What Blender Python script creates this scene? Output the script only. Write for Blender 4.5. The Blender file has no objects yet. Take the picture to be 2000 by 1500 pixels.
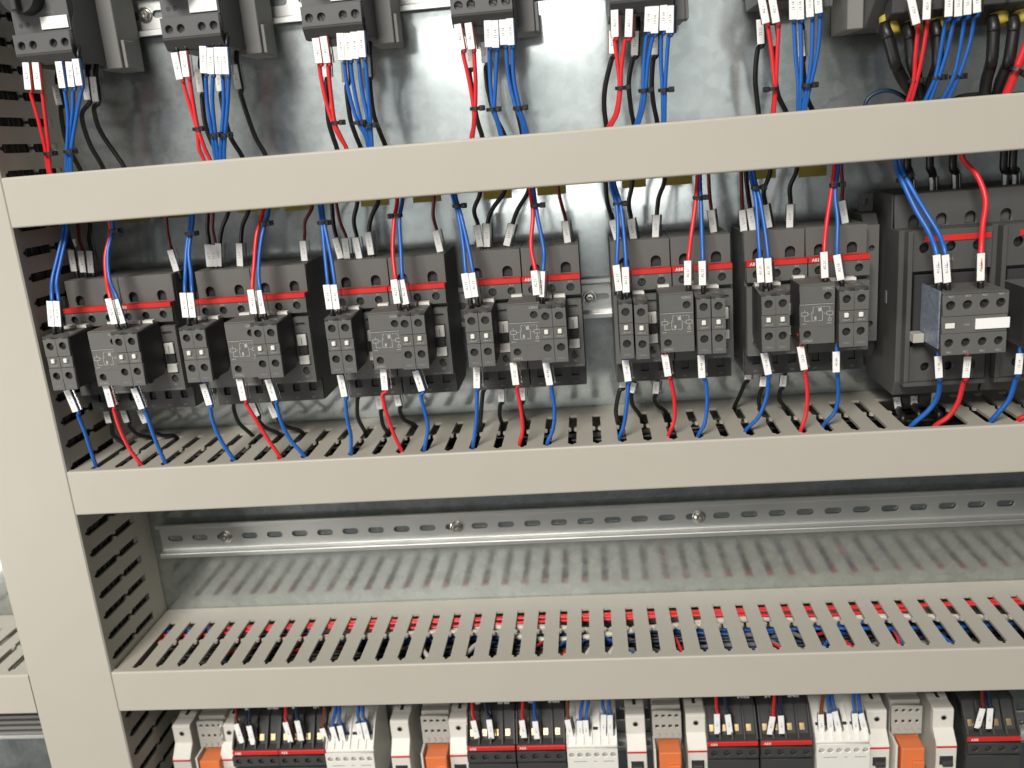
import bpy, bmesh, math, random
from mathutils import Vector, Matrix

random.seed(7)
MM = 0.001
scene = bpy.context.scene
col = scene.collection

# ------------------------------------------------------------------ camera
F_PX, PITCH, ROLL, YAW = 1748.09, -0.2617, 0.0828, 0.0979
CAM = Vector((422.43, -777.70, 232.71))            # mm, the plate is the plane y = 0
ROT = Matrix.Rotation(YAW, 3, 'Z') @ Matrix.Rotation(PITCH, 3, 'X') @ Matrix.Rotation(ROLL, 3, 'Y')
cd = bpy.data.cameras.new('camera')
cam = bpy.data.objects.new('camera', cd)
col.objects.link(cam)
right, fwd, up = ROT.col[0], ROT.col[1], ROT.col[2]
mw = Matrix((right, up, -fwd)).transposed().to_4x4()
mw.translation = CAM * MM
cam.matrix_world = mw
cd.sensor_width = 36.0
cd.lens = 36.0 * F_PX / 2000.0
cd.clip_start = 0.02
cd.clip_end = 60.0
cd.dof.use_dof = True
cd.dof.focus_distance = 0.69
cd.dof.aperture_fstop = 5.6
scene.camera = cam

# ------------------------------------------------------------------ room light
world = bpy.data.worlds.new('World')
scene.world = world
world.use_nodes = True
bg = world.node_tree.nodes['Background']
# room: pale walls and ceiling, darker floor
_nt = world.node_tree
_tc = _nt.nodes.new('ShaderNodeTexCoord'); _sp = _nt.nodes.new('ShaderNodeSeparateXYZ'); _rm = _nt.nodes.new('ShaderNodeValToRGB')
_mr = _nt.nodes.new('ShaderNodeMapRange'); _mr.inputs['From Min'].default_value = -1; _mr.inputs['From Max'].default_value = 1
_nt.links.new(_tc.outputs['Generated'], _sp.inputs[0]); _nt.links.new(_sp.outputs['Z'], _mr.inputs['Value']); _nt.links.new(_mr.outputs[0], _rm.inputs[0])
_rm.color_ramp.elements[0].position = 0.40; _rm.color_ramp.elements[0].color = (0.30, 0.31, 0.30, 1)
_rm.color_ramp.elements[1].position = 0.50; _rm.color_ramp.elements[1].color = (0.97, 1.0, 0.97, 1)
_nt.links.new(_rm.outputs[0], bg.inputs['Color'])
bg.inputs['Strength'].default_value = 0.13

def area(name, loc, target, sx, sy, power, color):
    l = bpy.data.lights.new(name, 'AREA')
    l.shape = 'RECTANGLE'; l.size = sx; l.size_y = sy; l.energy = power; l.color = color
    o = bpy.data.objects.new(name, l); col.objects.link(o)
    o.location = loc
    o.rotation_euler = (Vector(target) - Vector(loc)).to_track_quat('-Z', 'Y').to_euler()
    return o
area('ceiling_lamp', (-0.28, -2.65, 2.05), (0.35, -0.1, -0.35), 1.0, 0.9, 116.0, (1.0, 0.955, 0.89))
area('plate_reflection_fill', (0.25, -4.4, 0.35), (0.35, 0.0, 0.1), 2.6, 1.5, 8.5, (0.97, 1.0, 0.98))  # added glowing panel, only gives the plate a grey reflection
area('hall_lamp', (0.33, -4.3, 0.86), (0.35, 0.0, 0.0), 0.30, 0.22, 2.6, (1.0, 0.98, 0.94))
area('hall_lamp', (-0.22, -4.3, 0.76), (0.35, 0.0, 0.0), 0.30, 0.22, 1.5, (1.0, 0.98, 0.94))
area('hall_lamp', (0.42, -4.3, -0.08), (0.35, 0.0, 0.0), 1.1, 0.10, 2.6, (1.0, 0.98, 0.94))
area('low_fill_light', (-1.45, -1.35, -0.50), (0.3, 0.0, -0.25), 0.7, 0.6, 15.0, (1.0, 0.95, 0.88))  # added fill light from low in front, brightens the lower ducts

scene.view_settings.view_transform = 'Standard'
scene.view_settings.look = 'None'
scene.view_settings.gamma = 1.0
scene.view_settings.use_curve_mapping = False
scene.view_settings.exposure = 0.08
scene.render.engine = 'CYCLES'

# ------------------------------------------------------------------ pixel helpers (photograph 2000 x 1500 -> mm at a known depth)
def ray(u, v):
    return ROT @ Vector(((u - 1000) / F_PX, 1.0, (750 - v) / F_PX))
def at(u, v, y):
    d = ray(u, v); return CAM + d * ((y - CAM.y) / d.y)
def atz(u, v, z):
    d = ray(u, v); return CAM + d * ((z - CAM.z) / d.z)

# ------------------------------------------------------------------ materials
def new_mat(name):
    m = bpy.data.materials.new(name); m.use_nodes = True
    nt = m.node_tree
    return m, nt, nt.nodes['Principled BSDF']
def plastic(name, rgb, rough=0.5, var=0.08, scale=60.0, bump=0.0, spec=0.5):
    m, nt, b = new_mat(name)
    b.inputs['Roughness'].default_value = rough
    b.inputs['Specular IOR Level'].default_value = spec
    tc = nt.nodes.new('ShaderNodeTexCoord')
    n = nt.nodes.new('ShaderNodeTexNoise'); n.inputs['Scale'].default_value = scale; n.inputs['Detail'].default_value = 4
    nt.links.new(tc.outputs['Object'], n.inputs['Vector'])
    mix = nt.nodes.new('ShaderNodeMixRGB')
    lo = [c * (1 - var) for c in rgb]; hi = [min(1, c * (1 + var)) for c in rgb]
    mix.inputs[1].default_value = (*lo, 1); mix.inputs[2].default_value = (*hi, 1)
    nt.links.new(n.outputs['Fac'], mix.inputs[0])
    nt.links.new(mix.outputs[0], b.inputs['Base Color'])
    if bump:
        n2 = nt.nodes.new('ShaderNodeTexNoise'); n2.inputs['Scale'].default_value = 1800; n2.inputs['Detail'].default_value = 2
        nt.links.new(tc.outputs['Object'], n2.inputs['Vector'])
        bp = nt.nodes.new('ShaderNodeBump'); bp.inputs['Strength'].default_value = bump; bp.inputs['Distance'].default_value = 0.0002
        nt.links.new(n2.outputs['Fac'], bp.inputs['Height']); nt.links.new(bp.outputs[0], b.inputs['Normal'])
    return m
def metal(name, rgb, r0, r1, scale=25.0, spangle=0.0, bump=0.0):
    m, nt, b = new_mat(name)
    b.inputs['Metallic'].default_value = 1.0
    tc = nt.nodes.new('ShaderNodeTexCoord')
    n = nt.nodes.new('ShaderNodeTexNoise'); n.inputs['Scale'].default_value = scale; n.inputs['Detail'].default_value = 6
    nt.links.new(tc.outputs['Object'], n.inputs['Vector'])
    mr = nt.nodes.new('ShaderNodeMapRange')
    mr.inputs['From Min'].default_value = 0.3; mr.inputs['From Max'].default_value = 0.7
    mr.inputs['To Min'].default_value = r0; mr.inputs['To Max'].default_value = r1
    nt.links.new(n.outputs['Fac'], mr.inputs['Value']); nt.links.new(mr.outputs[0], b.inputs['Roughness'])
    mix = nt.nodes.new('ShaderNodeMixRGB')
    mix.inputs[1].default_value = (*[c * (1 - spangle) for c in rgb], 1); mix.inputs[2].default_value = (*rgb, 1)
    if spangle:
        v = nt.nodes.new('ShaderNodeTexVoronoi'); v.inputs['Scale'].default_value = 130
        nt.links.new(tc.outputs['Object'], v.inputs['Vector'])
        sx = nt.nodes.new('ShaderNodeSeparateColor'); nt.links.new(v.outputs['Color'], sx.inputs[0])
        ad = nt.nodes.new('ShaderNodeMath'); ad.operation = 'MULTIPLY_ADD'; ad.inputs[1].default_value = 0.5
        mm = nt.nodes.new('ShaderNodeMath'); mm.operation = 'MULTIPLY'; mm.inputs[1].default_value = 0.6
        nt.links.new(n.outputs['Fac'], mm.inputs[0]); nt.links.new(mm.outputs[0], ad.inputs[2])
        nt.links.new(sx.outputs[0], ad.inputs[0]); nt.links.new(ad.outputs[0], mix.inputs[0])
    else:
        nt.links.new(n.outputs['Fac'], mix.inputs[0])
    nt.links.new(mix.outputs[0], b.inputs['Base Color'])
    if bump:
        bp = nt.nodes.new('ShaderNodeBump'); bp.inputs['Strength'].default_value = bump; bp.inputs['Distance'].default_value = 0.0006
        nt.links.new(n.outputs['Fac'], bp.inputs['Height']); nt.links.new(bp.outputs[0], b.inputs['Normal'])
    return m
def galvanised(name, rgb):
    m = metal(name, rgb, 0.10, 0.15, 22, 0.26, 0.004)
    nt = m.node_tree; b = nt.nodes['Principled BSDF']
    b2 = nt.nodes.new('ShaderNodeBsdfPrincipled'); b2.inputs['Metallic'].default_value = 1.0; b2.inputs['Roughness'].default_value = 0.42
    for l in list(nt.links):
        if l.to_node == b and l.to_socket.name == 'Base Color': nt.links.new(l.from_socket, b2.inputs['Base Color'])
    mx = nt.nodes.new('ShaderNodeMixShader')
    n = nt.nodes.new('ShaderNodeTexNoise'); n.inputs['Scale'].default_value = 26; n.inputs['Detail'].default_value = 9; n.inputs['Roughness'].default_value = 0.72
    tc = nt.nodes.new('ShaderNodeTexCoord'); nt.links.new(tc.outputs['Object'], n.inputs['Vector'])
    mr = nt.nodes.new('ShaderNodeMapRange'); mr.inputs['From Min'].default_value = 0.3; mr.inputs['From Max'].default_value = 0.7
    mr.inputs['To Min'].default_value = 0.26; mr.inputs['To Max'].default_value = 0.62
    nt.links.new(n.outputs['Fac'], mr.inputs['Value']); nt.links.new(mr.outputs[0], mx.inputs[0])
    nt.links.new(b.outputs[0], mx.inputs[1]); nt.links.new(b2.outputs[0], mx.inputs[2])
    nt.links.new(mx.outputs[0], nt.nodes['Material Output'].inputs['Surface'])
    return m
def clear(name):
    m = bpy.data.materials.new(name); m.use_nodes = True
    nt = m.node_tree; nt.nodes.clear()
    out = nt.nodes.new('ShaderNodeOutputMaterial'); mix = nt.nodes.new('ShaderNodeMixShader')
    tr = nt.nodes.new('ShaderNodeBsdfTransparent'); tr.inputs[0].default_value = (0.93, 0.93, 0.92, 1)
    gl = nt.nodes.new('ShaderNodeBsdfGlossy'); gl.inputs['Roughness'].default_value = 0.38
    fr = nt.nodes.new('ShaderNodeFresnel'); fr.inputs[0].default_value = 1.45
    nt.links.new(fr.outputs[0], mix.inputs[0]); nt.links.new(tr.outputs[0], mix.inputs[1]); nt.links.new(gl.outputs[0], mix.inputs[2])
    nt.links.new(mix.outputs[0], out.inputs[0])
    return m
def orange_clear(name):
    m, nt, b = new_mat(name)
    b.inputs['Base Color'].default_value = (0.96, 0.27, 0.09, 1); b.inputs['Roughness'].default_value = 0.2
    b.inputs['Transmission Weight'].default_value = 0.25
    return m
MAT = {
    'duct': plastic('duct_pvc', (0.47, 0.445, 0.385), 0.48, 0.03, 30, 0.12),
    'plate': galvanised('galvanised_plate', (0.635, 0.685, 0.685)),
    'rail': metal('zinc_rail', (0.72, 0.73, 0.715), 0.40, 0.50, 12),
    'screw': metal('screw_steel', (0.72, 0.70, 0.66), 0.18, 0.3, 60),
    'dscrew': metal('terminal_screw', (0.085, 0.085, 0.08), 0.28, 0.5, 200),  # metal coloured near black to stand in for shade in deep holes
    'brass': metal('terminal_brass', (0.85, 0.62, 0.35), 0.25, 0.4, 200),
    'black': plastic('device_grey', (0.118, 0.117, 0.111), 0.55, 0.08, 90, 0.25),
    'dark': plastic('device_dark', (0.045, 0.046, 0.045), 0.6, 0.1, 90, 0.2),
    'starter': plastic('starter_grey', (0.10, 0.103, 0.103), 0.5, 0.08, 90, 0.25),
    'grey': plastic('adapter_grey', (0.22, 0.22, 0.21), 0.55, 0.08, 60, 0.2),
    'bigdev': plastic('large_device_grey', (0.075, 0.075, 0.071), 0.58, 0.1, 90, 0.25),
    'red': plastic('red_stripe', (0.62, 0.025, 0.022), 0.45, 0.05),
    'white': plastic('white_plastic', (0.78, 0.77, 0.72), 0.45, 0.03),
    'cream': plastic('breaker_white', (0.72, 0.70, 0.64), 0.45, 0.03),
    'socket': plastic('socket_grey', (0.42, 0.41, 0.37), 0.5, 0.05),
    'paper': plastic('label_paper', (0.90, 0.90, 0.885), 0.6, 0.01),
    'near_black': plastic('near_black', (0.03, 0.03, 0.032), 0.7, 0.05),
    'tagink': plastic('tag_ink', (0.10, 0.10, 0.11), 0.7, 0.05),
    'print': plastic('white_print', (0.42, 0.43, 0.415), 0.6, 0.05),
    'printdim': plastic('grey_print', (0.27, 0.275, 0.27), 0.6, 0.05),
    'yellow': plastic('yellow_label', (0.50, 0.40, 0.06), 0.55, 0.05),
    'tie': plastic('tie_nylon', (0.012, 0.012, 0.013), 0.42, 0.05),
    'w_red': plastic('wire_red', (0.70, 0.026, 0.034), 0.38, 0.06),
    'w_blue': plastic('wire_blue', (0.014, 0.115, 0.44), 0.38, 0.06),
    'w_black': plastic('wire_black', (0.010, 0.010, 0.010), 0.42, 0.1),
    'w_darkred': plastic('wire_brown_red', (0.16, 0.014, 0.014), 0.42, 0.06),
    'w_brown': plastic('wire_brown', (0.20, 0.055, 0.018), 0.42, 0.06),
    'w_white': plastic('wire_white', (0.62, 0.59, 0.52), 0.42, 0.05),
    'w_grey': plastic('wire_grey', (0.20, 0.20, 0.20), 0.42, 0.05),
    'w_navy': plastic('wire_navy', (0.012, 0.03, 0.075), 0.42, 0.06),
    'clear': clear('clear_sleeve'),
    'film': plastic('blue_film', (0.20, 0.23, 0.29), 0.3, 0.75, 420, 0.0),
    'orange': orange_clear('relay_orange'),
}

# ------------------------------------------------------------------ mesh helpers (arguments in mm)
def finish(name, bm, mat, smooth=False):
    bmesh.ops.recalc_face_normals(bm, faces=bm.faces)
    me = bpy.data.meshes.new(name)
    bm.to_mesh(me); bm.free()
    me.materials.append(MAT[mat])
    if smooth:
        for p in me.polygons: p.use_smooth = True
    return me
CACHE = {}
def cached(fn):
    def w(*a, **k):
        key = (fn.__name__, a, tuple(sorted(k.items())))
        if key not in CACHE: CACHE[key] = fn(*a, **k)
        return CACHE[key]
    return w
def add_box(bm, x0, x1, y0, y1, z0, z1):
    v = [bm.verts.new((x * MM, y * MM, z * MM)) for x in (x0, x1) for y in (y0, y1) for z in (z0, z1)]
    for f in ((0, 1, 3, 2), (4, 6, 7, 5), (0, 4, 5, 1), (2, 3, 7, 6), (0, 2, 6, 4), (1, 5, 7, 3)):
        bm.faces.new([v[i] for i in f])
def bev(bm, b, seg=1):
    if b: bmesh.ops.bevel(bm, geom=list(bm.edges), offset=b * MM, segments=seg, affect='EDGES', profile=0.5)
@cached
def box(x0, x1, y0, y1, z0, z1, mat, b=0.0, seg=1):
    bm = bmesh.new(); add_box(bm, x0, x1, y0, y1, z0, z1); bev(bm, b, seg)
    return finish('box', bm, mat)
@cached
def boxes(lst, mat):
    bm = bmesh.new()
    for q in lst: add_box(bm, *q)
    return finish('boxes', bm, mat)
@cached
def prism_x(prof, x0, x1, mat, b=0.0):
    bm = bmesh.new()
    a = [bm.verts.new((x0 * MM, y * MM, z * MM)) for y, z in prof]
    c = [bm.verts.new((x1 * MM, y * MM, z * MM)) for y, z in prof]
    n = len(prof)
    bm.faces.new(a); bm.faces.new(list(reversed(c)))
    for i in range(n): bm.faces.new((a[i], a[(i + 1) % n], c[(i + 1) % n], c[i]))
    bmesh.ops.recalc_face_normals(bm, faces=bm.faces)
    bev(bm, b)
    return finish('prism', bm, mat)
@cached
def cyl_y(r, y0, y1, mat, n=16, slot=0.0):
    bm = bmesh.new()
    a = [bm.verts.new((r * math.cos(t) * MM, y0 * MM, r * math.sin(t) * MM)) for t in [2 * math.pi * i / n for i in range(n)]]
    c = [bm.verts.new((v.co.x, y1 * MM, v.co.z)) for v in a]
    bm.faces.new(a); bm.faces.new(c)
    for i in range(n): bm.faces.new((a[i], a[(i + 1) % n], c[(i + 1) % n], c[i]))
    return finish('cyl', bm, mat)
def outline_mesh(loops, t, mat, b=0.0):
    """flat piece with holes: loops in (x, z), front at y = 0, thickness t towards +y"""
    cu = bpy.data.curves.new('outline', 'CURVE'); cu.dimensions = '2D'; cu.fill_mode = 'BOTH'; cu.extrude = t * MM / 2
    for lp in loops:
        s = cu.splines.new('POLY'); s.points.add(len(lp) - 1); s.use_cyclic_u = True
        for p, (x, z) in zip(s.points, lp): p.co = (x * MM, z * MM, 0, 1)
    ob = bpy.data.objects.new('outline', cu)
    me = bpy.data.meshes.new_from_object(ob)
    bpy.data.objects.remove(ob); bpy.data.curves.remove(cu)
    for v in me.vertices: v.co = (v.co.x, t * MM / 2 - v.co.z, v.co.y)
    bm = bmesh.new(); bm.from_mesh(me); bpy.data.meshes.remove(me)
    bmesh.ops.remove_doubles(bm, verts=bm.verts, dist=1e-6)
    return finish('outline', bm, mat)
def circ(cx, cz, r, n=18):
    return [(cx + r * math.cos(2 * math.pi * i / n), cz + r * math.sin(2 * math.pi * i / n)) for i in range(n)]
def ushape(cx, cz, r, z0, n=10):
    return [(cx + r * math.cos(math.pi * i / n), cz + r * math.sin(math.pi * i / n)) for i in range(n + 1)] + [(cx - r, z0), (cx + r, z0)]
def oblong(cx, cz, L, r, n=6):
    h = L / 2 - r
    return [(cx + h + r * math.sin(math.pi * i / n), cz + r * math.cos(math.pi * i / n)) for i in range(n + 1)] + \
           [(cx - h - r * math.sin(math.pi * i / n), cz - r * math.cos(math.pi * i / n)) for i in range(n + 1)]
def rectl(x0, z0, x1, z1):
    return [(x0, z0), (x1, z0), (x1, z1), (x0, z1)]
@cached
def plate(w, h, t, holes, mat):
    loops = [rectl(0, 0, w, h)]
    for q in holes:
        if q[0] == 'c': loops.append(circ(*q[1:]))
        elif q[0] == 'u': loops.append(ushape(*q[1:]))
        elif q[0] == 'o': loops.append(oblong(*q[1:]))
        else: loops.append(rectl(*q[1:]))
    return outline_mesh(loops, t, mat)
@cached
def text(s, size, mat, align='CENTER'):
    cu = bpy.data.curves.new('lettering', 'FONT'); cu.body = s; cu.size = size * MM; cu.align_x = align; cu.align_y = 'CENTER'
    cu.resolution_u = 1
    ob = bpy.data.objects.new('lettering', cu)
    me = bpy.data.meshes.new_from_object(ob)
    bpy.data.objects.remove(ob); bpy.data.curves.remove(cu)
    for v in me.vertices: v.co = (v.co.x, 0, v.co.y)
    me.materials.clear(); me.materials.append(MAT[mat])
    return me
def smooth_path(pts, seg=7):
    P = [Vector(p) for p in pts]
    if len(P) < 3: return P
    P = [P[0] * 2 - P[1]] + P + [P[-1] * 2 - P[-2]]
    out = []
    for i in range(1, len(P) - 2):
        a, b, c, d = P[i - 1:i + 3]
        for k in range(seg):
            t = k / seg
            out.append(0.5 * ((2 * b) + (c - a) * t + (2 * a - 5 * b + 4 * c - d) * t * t + (3 * b - a - 3 * c + d) * t ** 3))
    out.append(P[-2])
    return out
def tube(pts, r, mat, n=8, seg=6):
    path = smooth_path(pts, seg)
    bm = bmesh.new(); rings = []
    t0 = (path[1] - path[0]).normalized()
    ref = Vector((0, 1, 0)) if abs(t0.y) < 0.9 else Vector((1, 0, 0))
    nrm = (ref - t0 * ref.dot(t0)).normalized()
    for i, p in enumerate(path):
        t = (path[min(i + 1, len(path) - 1)] - path[max(i - 1, 0)]).normalized()
        nrm = (nrm - t * nrm.dot(t)).normalized(); bn = t.cross(nrm)
        rings.append([bm.verts.new((p + (nrm * math.cos(a) + bn * math.sin(a)) * r) * MM) for a in [2 * math.pi * k / n for k in range(n)]])
    for a, b in zip(rings, rings[1:]):
        for k in range(n): bm.faces.new((a[k], a[(k + 1) % n], b[(k + 1) % n], b[k]))
    bm.faces.new(rings[0]); bm.faces.new(list(reversed(rings[-1])))
    return finish('wire', bm, mat, True)
# ------------------------------------------------------------------ object helpers
def part(name, me, parent=None, loc=(0, 0, 0), rot=(0, 0, 0)):
    o = bpy.data.objects.new(name, me); col.objects.link(o)
    o.location = Vector(loc) * MM; o.rotation_euler = rot
    if parent: o.parent = parent
    return o
def tag(o, label, cat, group=None):
    o['label'] = label; o['category'] = cat
    if group: o['group'] = group
    return o
def thing(name, label, cat, loc=(0, 0, 0), group=None):
    o = bpy.data.objects.new(name, None); o.empty_display_size = 0.01; col.objects.link(o)
    o.location = Vector(loc) * MM
    return tag(o, label, cat, group)
ORD = ['first', 'second', 'third', 'fourth', 'fifth', 'sixth', 'seventh', 'eighth', 'ninth']

# ================================================================== mounting plate
mp = part('mounting_plate', box(-620, 1000, 0, 3, -560, 640, 'plate'))
mp['kind'] = 'structure'

# ================================================================== cable ducts
YF = -112.6
S_IN, S_MID, S_OUT = -26.0, -62.0, -104.0
def finger_mesh():
    g = 6.55
    half = [(g, S_IN), (g, S_MID + 2.8), (8.2, S_MID + 1.9), (8.9, S_MID + 0.7), (8.9, S_MID - 0.7), (8.2, S_MID - 1.9), (g, S_MID - 2.8),
            (g, S_OUT + 3.8), (8.3, S_OUT + 2.6), (8.8, S_OUT + 1.4), (8.8, S_OUT)]
    pts = half + [(-x, y) for x, y in reversed(half)]
    bm = bmesh.new()
    a = [bm.verts.new((x * MM, y * MM, 0)) for x, y in pts]
    c = [bm.verts.new((x * MM, y * MM, -2.3 * MM)) for x, y in pts]
    bm.faces.new(a); bm.faces.new(list(reversed(c)))
    n = len(pts)
    for i in range(n): bm.faces.new((a[i], a[(i + 1) % n], c[(i + 1) % n], c[i]))
    return finish('finger', bm, 'duct')
FINGER = finger_mesh()
def cover_prof(h, lip=5.5, t=1.7, c=1.7):
    arc = lambda yc, zc, a0, a1: [(yc + c * math.cos(math.radians(a0 + (a1 - a0) * k / 4)), zc + c * math.sin(math.radians(a0 + (a1 - a0) * k / 4))) for k in range(5)]
    p = arc(YF + c, -c, 180, 90) + [(YF + lip, 0), (YF + lip, -1.2), (YF + t, -1.2), (YF + t, -h + 1.2), (YF + lip, -h + 1.2), (YF + lip, -h)] + arc(YF + c, -h + c, 270, 180)
    return tuple(p)
def hduct(label, x0, x1, zt, h, phase, skip=(), group='wiring ducts'):
    t = thing('cable_duct', label, 'duct', (0, 0, zt), group)
    part('cover', prism_x(cover_prof(h), x0, x1, 'duct'), t)
    part('base', box(x0, x1, -2.0, -0.3, -h + 0.2, -1.5, 'duct'), t)
    i0 = math.ceil((x0 - phase) / 20); i1 = math.floor((x1 - phase) / 20)
    for z, nm in ((-1.25, 'wall_foot'), (-h + 2.9, 'wall_foot')):
        part(nm, box(x0, x1, S_IN, -2.2, z - 2.3, z, 'duct'), t)
        part('wall_rim', box(x0, x1, YF + 2.0, S_OUT, z - 1.6, z, 'duct'), t)
    for i in range(i0, i1):
        if i in skip: continue
        part('finger', FINGER, t, (phase + 20 * i + 10, 0, -1.25))
    xe = phase + 20 * i0 - 3.45
    if xe - x0 > 1: part('end_strip', box(x0, xe, S_OUT, S_IN, -2.85, -1.25, 'duct'), t)
    # the underside is slotted the same way, out of sight behind the cover: one joined part
    bm = bmesh.new()
    for i in range(i0, i1):
        add_box(bm, phase + 20 * i + 3.4, phase + 20 * i + 16.6, S_OUT, S_IN, -h + 1.3, -h + 2.9)
    lw = part('lower_wall', finish('lower_wall', bm, 'duct'), t)
    lw['kind'] = 'stuff'
    return t
D1 = hduct('beige duct above the contactors, between motor starters and contactors', -18.2, 860, 238.5, 38.2, 0.0)
D2 = hduct('beige slotted duct directly below the contactors', -18.2, 860, 0.0, 38.9, 0.0, skip=(33, 34))
D3 = hduct('beige slotted duct filled with coloured wires, below the empty rail', -18.2, 860, -188.65, 39.9, -0.4)
D4 = hduct('short beige duct meeting the wide vertical duct on its far side', -420, -96.6, -188.65, 39.9, -0.4)
tv = thing('cable_duct', 'wide vertical beige duct that the horizontal ducts butt against', 'duct', (-18.4, 0, 0), 'wiring ducts')
def vcover():
    bm = bmesh.new()
    prof = [(-x, y) for y, x in [(YF - .3, 1.1), (YF + .8, 0), (YF + 5.5, 0), (YF + 5.5, 1.2), (YF + 1.7, 1.2), (YF + 1.7, 76.7), (YF + 5.5, 76.7), (YF + 5.5, 77.9), (YF + .8, 77.9), (YF - .3, 76.8)]]
    a = [bm.verts.new((x * MM, y * MM, -0.56)) for x, y in prof]; c = [bm.verts.new((x * MM, y * MM, 0.62)) for x, y in prof]
    bm.faces.new(a); bm.faces.new(list(reversed(c))); n = len(prof)
    for i in range(n): bm.faces.new((a[i], a[(i + 1) % n], c[(i + 1) % n], c[i]))
    return finish('vcover', bm, 'duct')
part('cover', vcover(), tv)
part('base', box(-76.5, -1.4, -2, -0.3, -560, 620, 'duct'), tv)
for x in (-2.85, -76.6):
    part('wall_foot', box(x, x + 1.6, S_IN, -2.2, -560, 620, 'duct'), tv)
    part('wall_rim', box(x, x + 1.6, YF + 2, S_OUT, -560, 620, 'duct'), tv)
for k in range(-18, 23):
    part('finger', FINGER, tv, (-1.25, 0, 20 * k + 10), (0, math.pi / 2, 0))
bm = bmesh.new()
for k in range(-20, -5): add_box(bm, -76.6, -75, S_OUT, S_IN, 20 * k + 3.4, 20 * k + 16.6)
lw = part('far_wall', finish('far_wall', bm, 'duct'), tv); lw['kind'] = 'stuff'
# moulded print on the duct shoulder near the plate
for s, x, sz in (('IBOCO', 600, 3.0), ('UL', 637, 3.2), ('CE', 688, 3.2), ('T1-E 40X100', 745, 2.6)):
    part('lettering', text(s, sz, 'printdim'), D3, (x, -8.5, -1.2), (-math.pi / 2, 0, 0))

# ================================================================== DIN rails
def rail(label, x0, x1, zc, screws=()):
    t = thing('mounting_rail', label, 'rail', (0, 0, zc), 'steel mounting rails')
    yb, yf = -1.6, -9.6
    xs = [4.6 + 25 * k for k in range(-40, 60) if x0 + 9 < 4.6 + 25 * k < x1 - 9]
    web = plate(x1 - x0, 22.0, 1.0, tuple(('o', x - x0, 11.0, 15.5, 3.1) for x in xs), 'rail')
    part('web', web, t, (x0, yb - 1.0, -11.0))
    for s in (1, -1):
        pr = [(yb, 11.0), (yb - 1, 11.0), (yb - 1.4, 11.6), (yf + 1.2, 12.6), (yf + .3, 13.0), (yf, 13.6), (yf, 17.0), (yf + .5, 17.5), (yf + 1.2, 17.5), (yf + 1.2, 13.9), (yb, 12.3)]
        part('flange', prism_x(tuple((y, s * z) for y, z in pr), x0, x1, 'rail'), t)
    for x in screws:
        sc = part('screw', screw_mesh(), t, (x, yb - 1.0, 0))
    return t
@cached
def screw_mesh():
    bm = bmesh.new()
    prof = [(6.2, 0), (6.2, -0.9), (5.6, -1.2), (4.6, -1.2), (4.4, -2.8), (3.2, -3.6), (1.5, -3.7), (1.3, -2.4), (0.01, -2.2)]
    n = 20; rings = []
    for r, y in prof: rings.append([bm.verts.new((r * math.cos(2 * math.pi * i / n) * MM, y * MM, r * math.sin(2 * math.pi * i / n) * MM)) for i in range(n)])
    for a, b in zip(rings, rings[1:]):
        for k in range(n): bm.faces.new((a[k], a[(k + 1) % n], b[(k + 1) % n], b[k]))
    return finish('screw', bm, 'screw', False)
rail('empty slotted steel rail between two ducts, held by dome screws', -10, 860, -112.5, (55.7, 282.8, 509))
rail('steel rail carrying the contactors, seen between contactor pairs', -14, 860, 98, (420.5,))
rail('steel rail behind the motor starters along the top', -14, 860, 360, (66, ))
rail('steel rail carrying the breakers and relays below the lowest duct', -14, 860, -340)
rail('short steel rail on the far side of the wide vertical duct', -420, -100, -312.5)
dv = thing('rail_device', 'dark grey ribbed device on the short rail past the vertical duct', 'device', (-260, 0, -300))
part('housing', box(0, 160, -62, -12, 12, 52, 'dark', 1.0), dv)
for k in range(6): part('rib', box(2, 158, -64, -62.2, 15 + 6 * k, 18 + 6 * k, 'grey'), dv)

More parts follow.
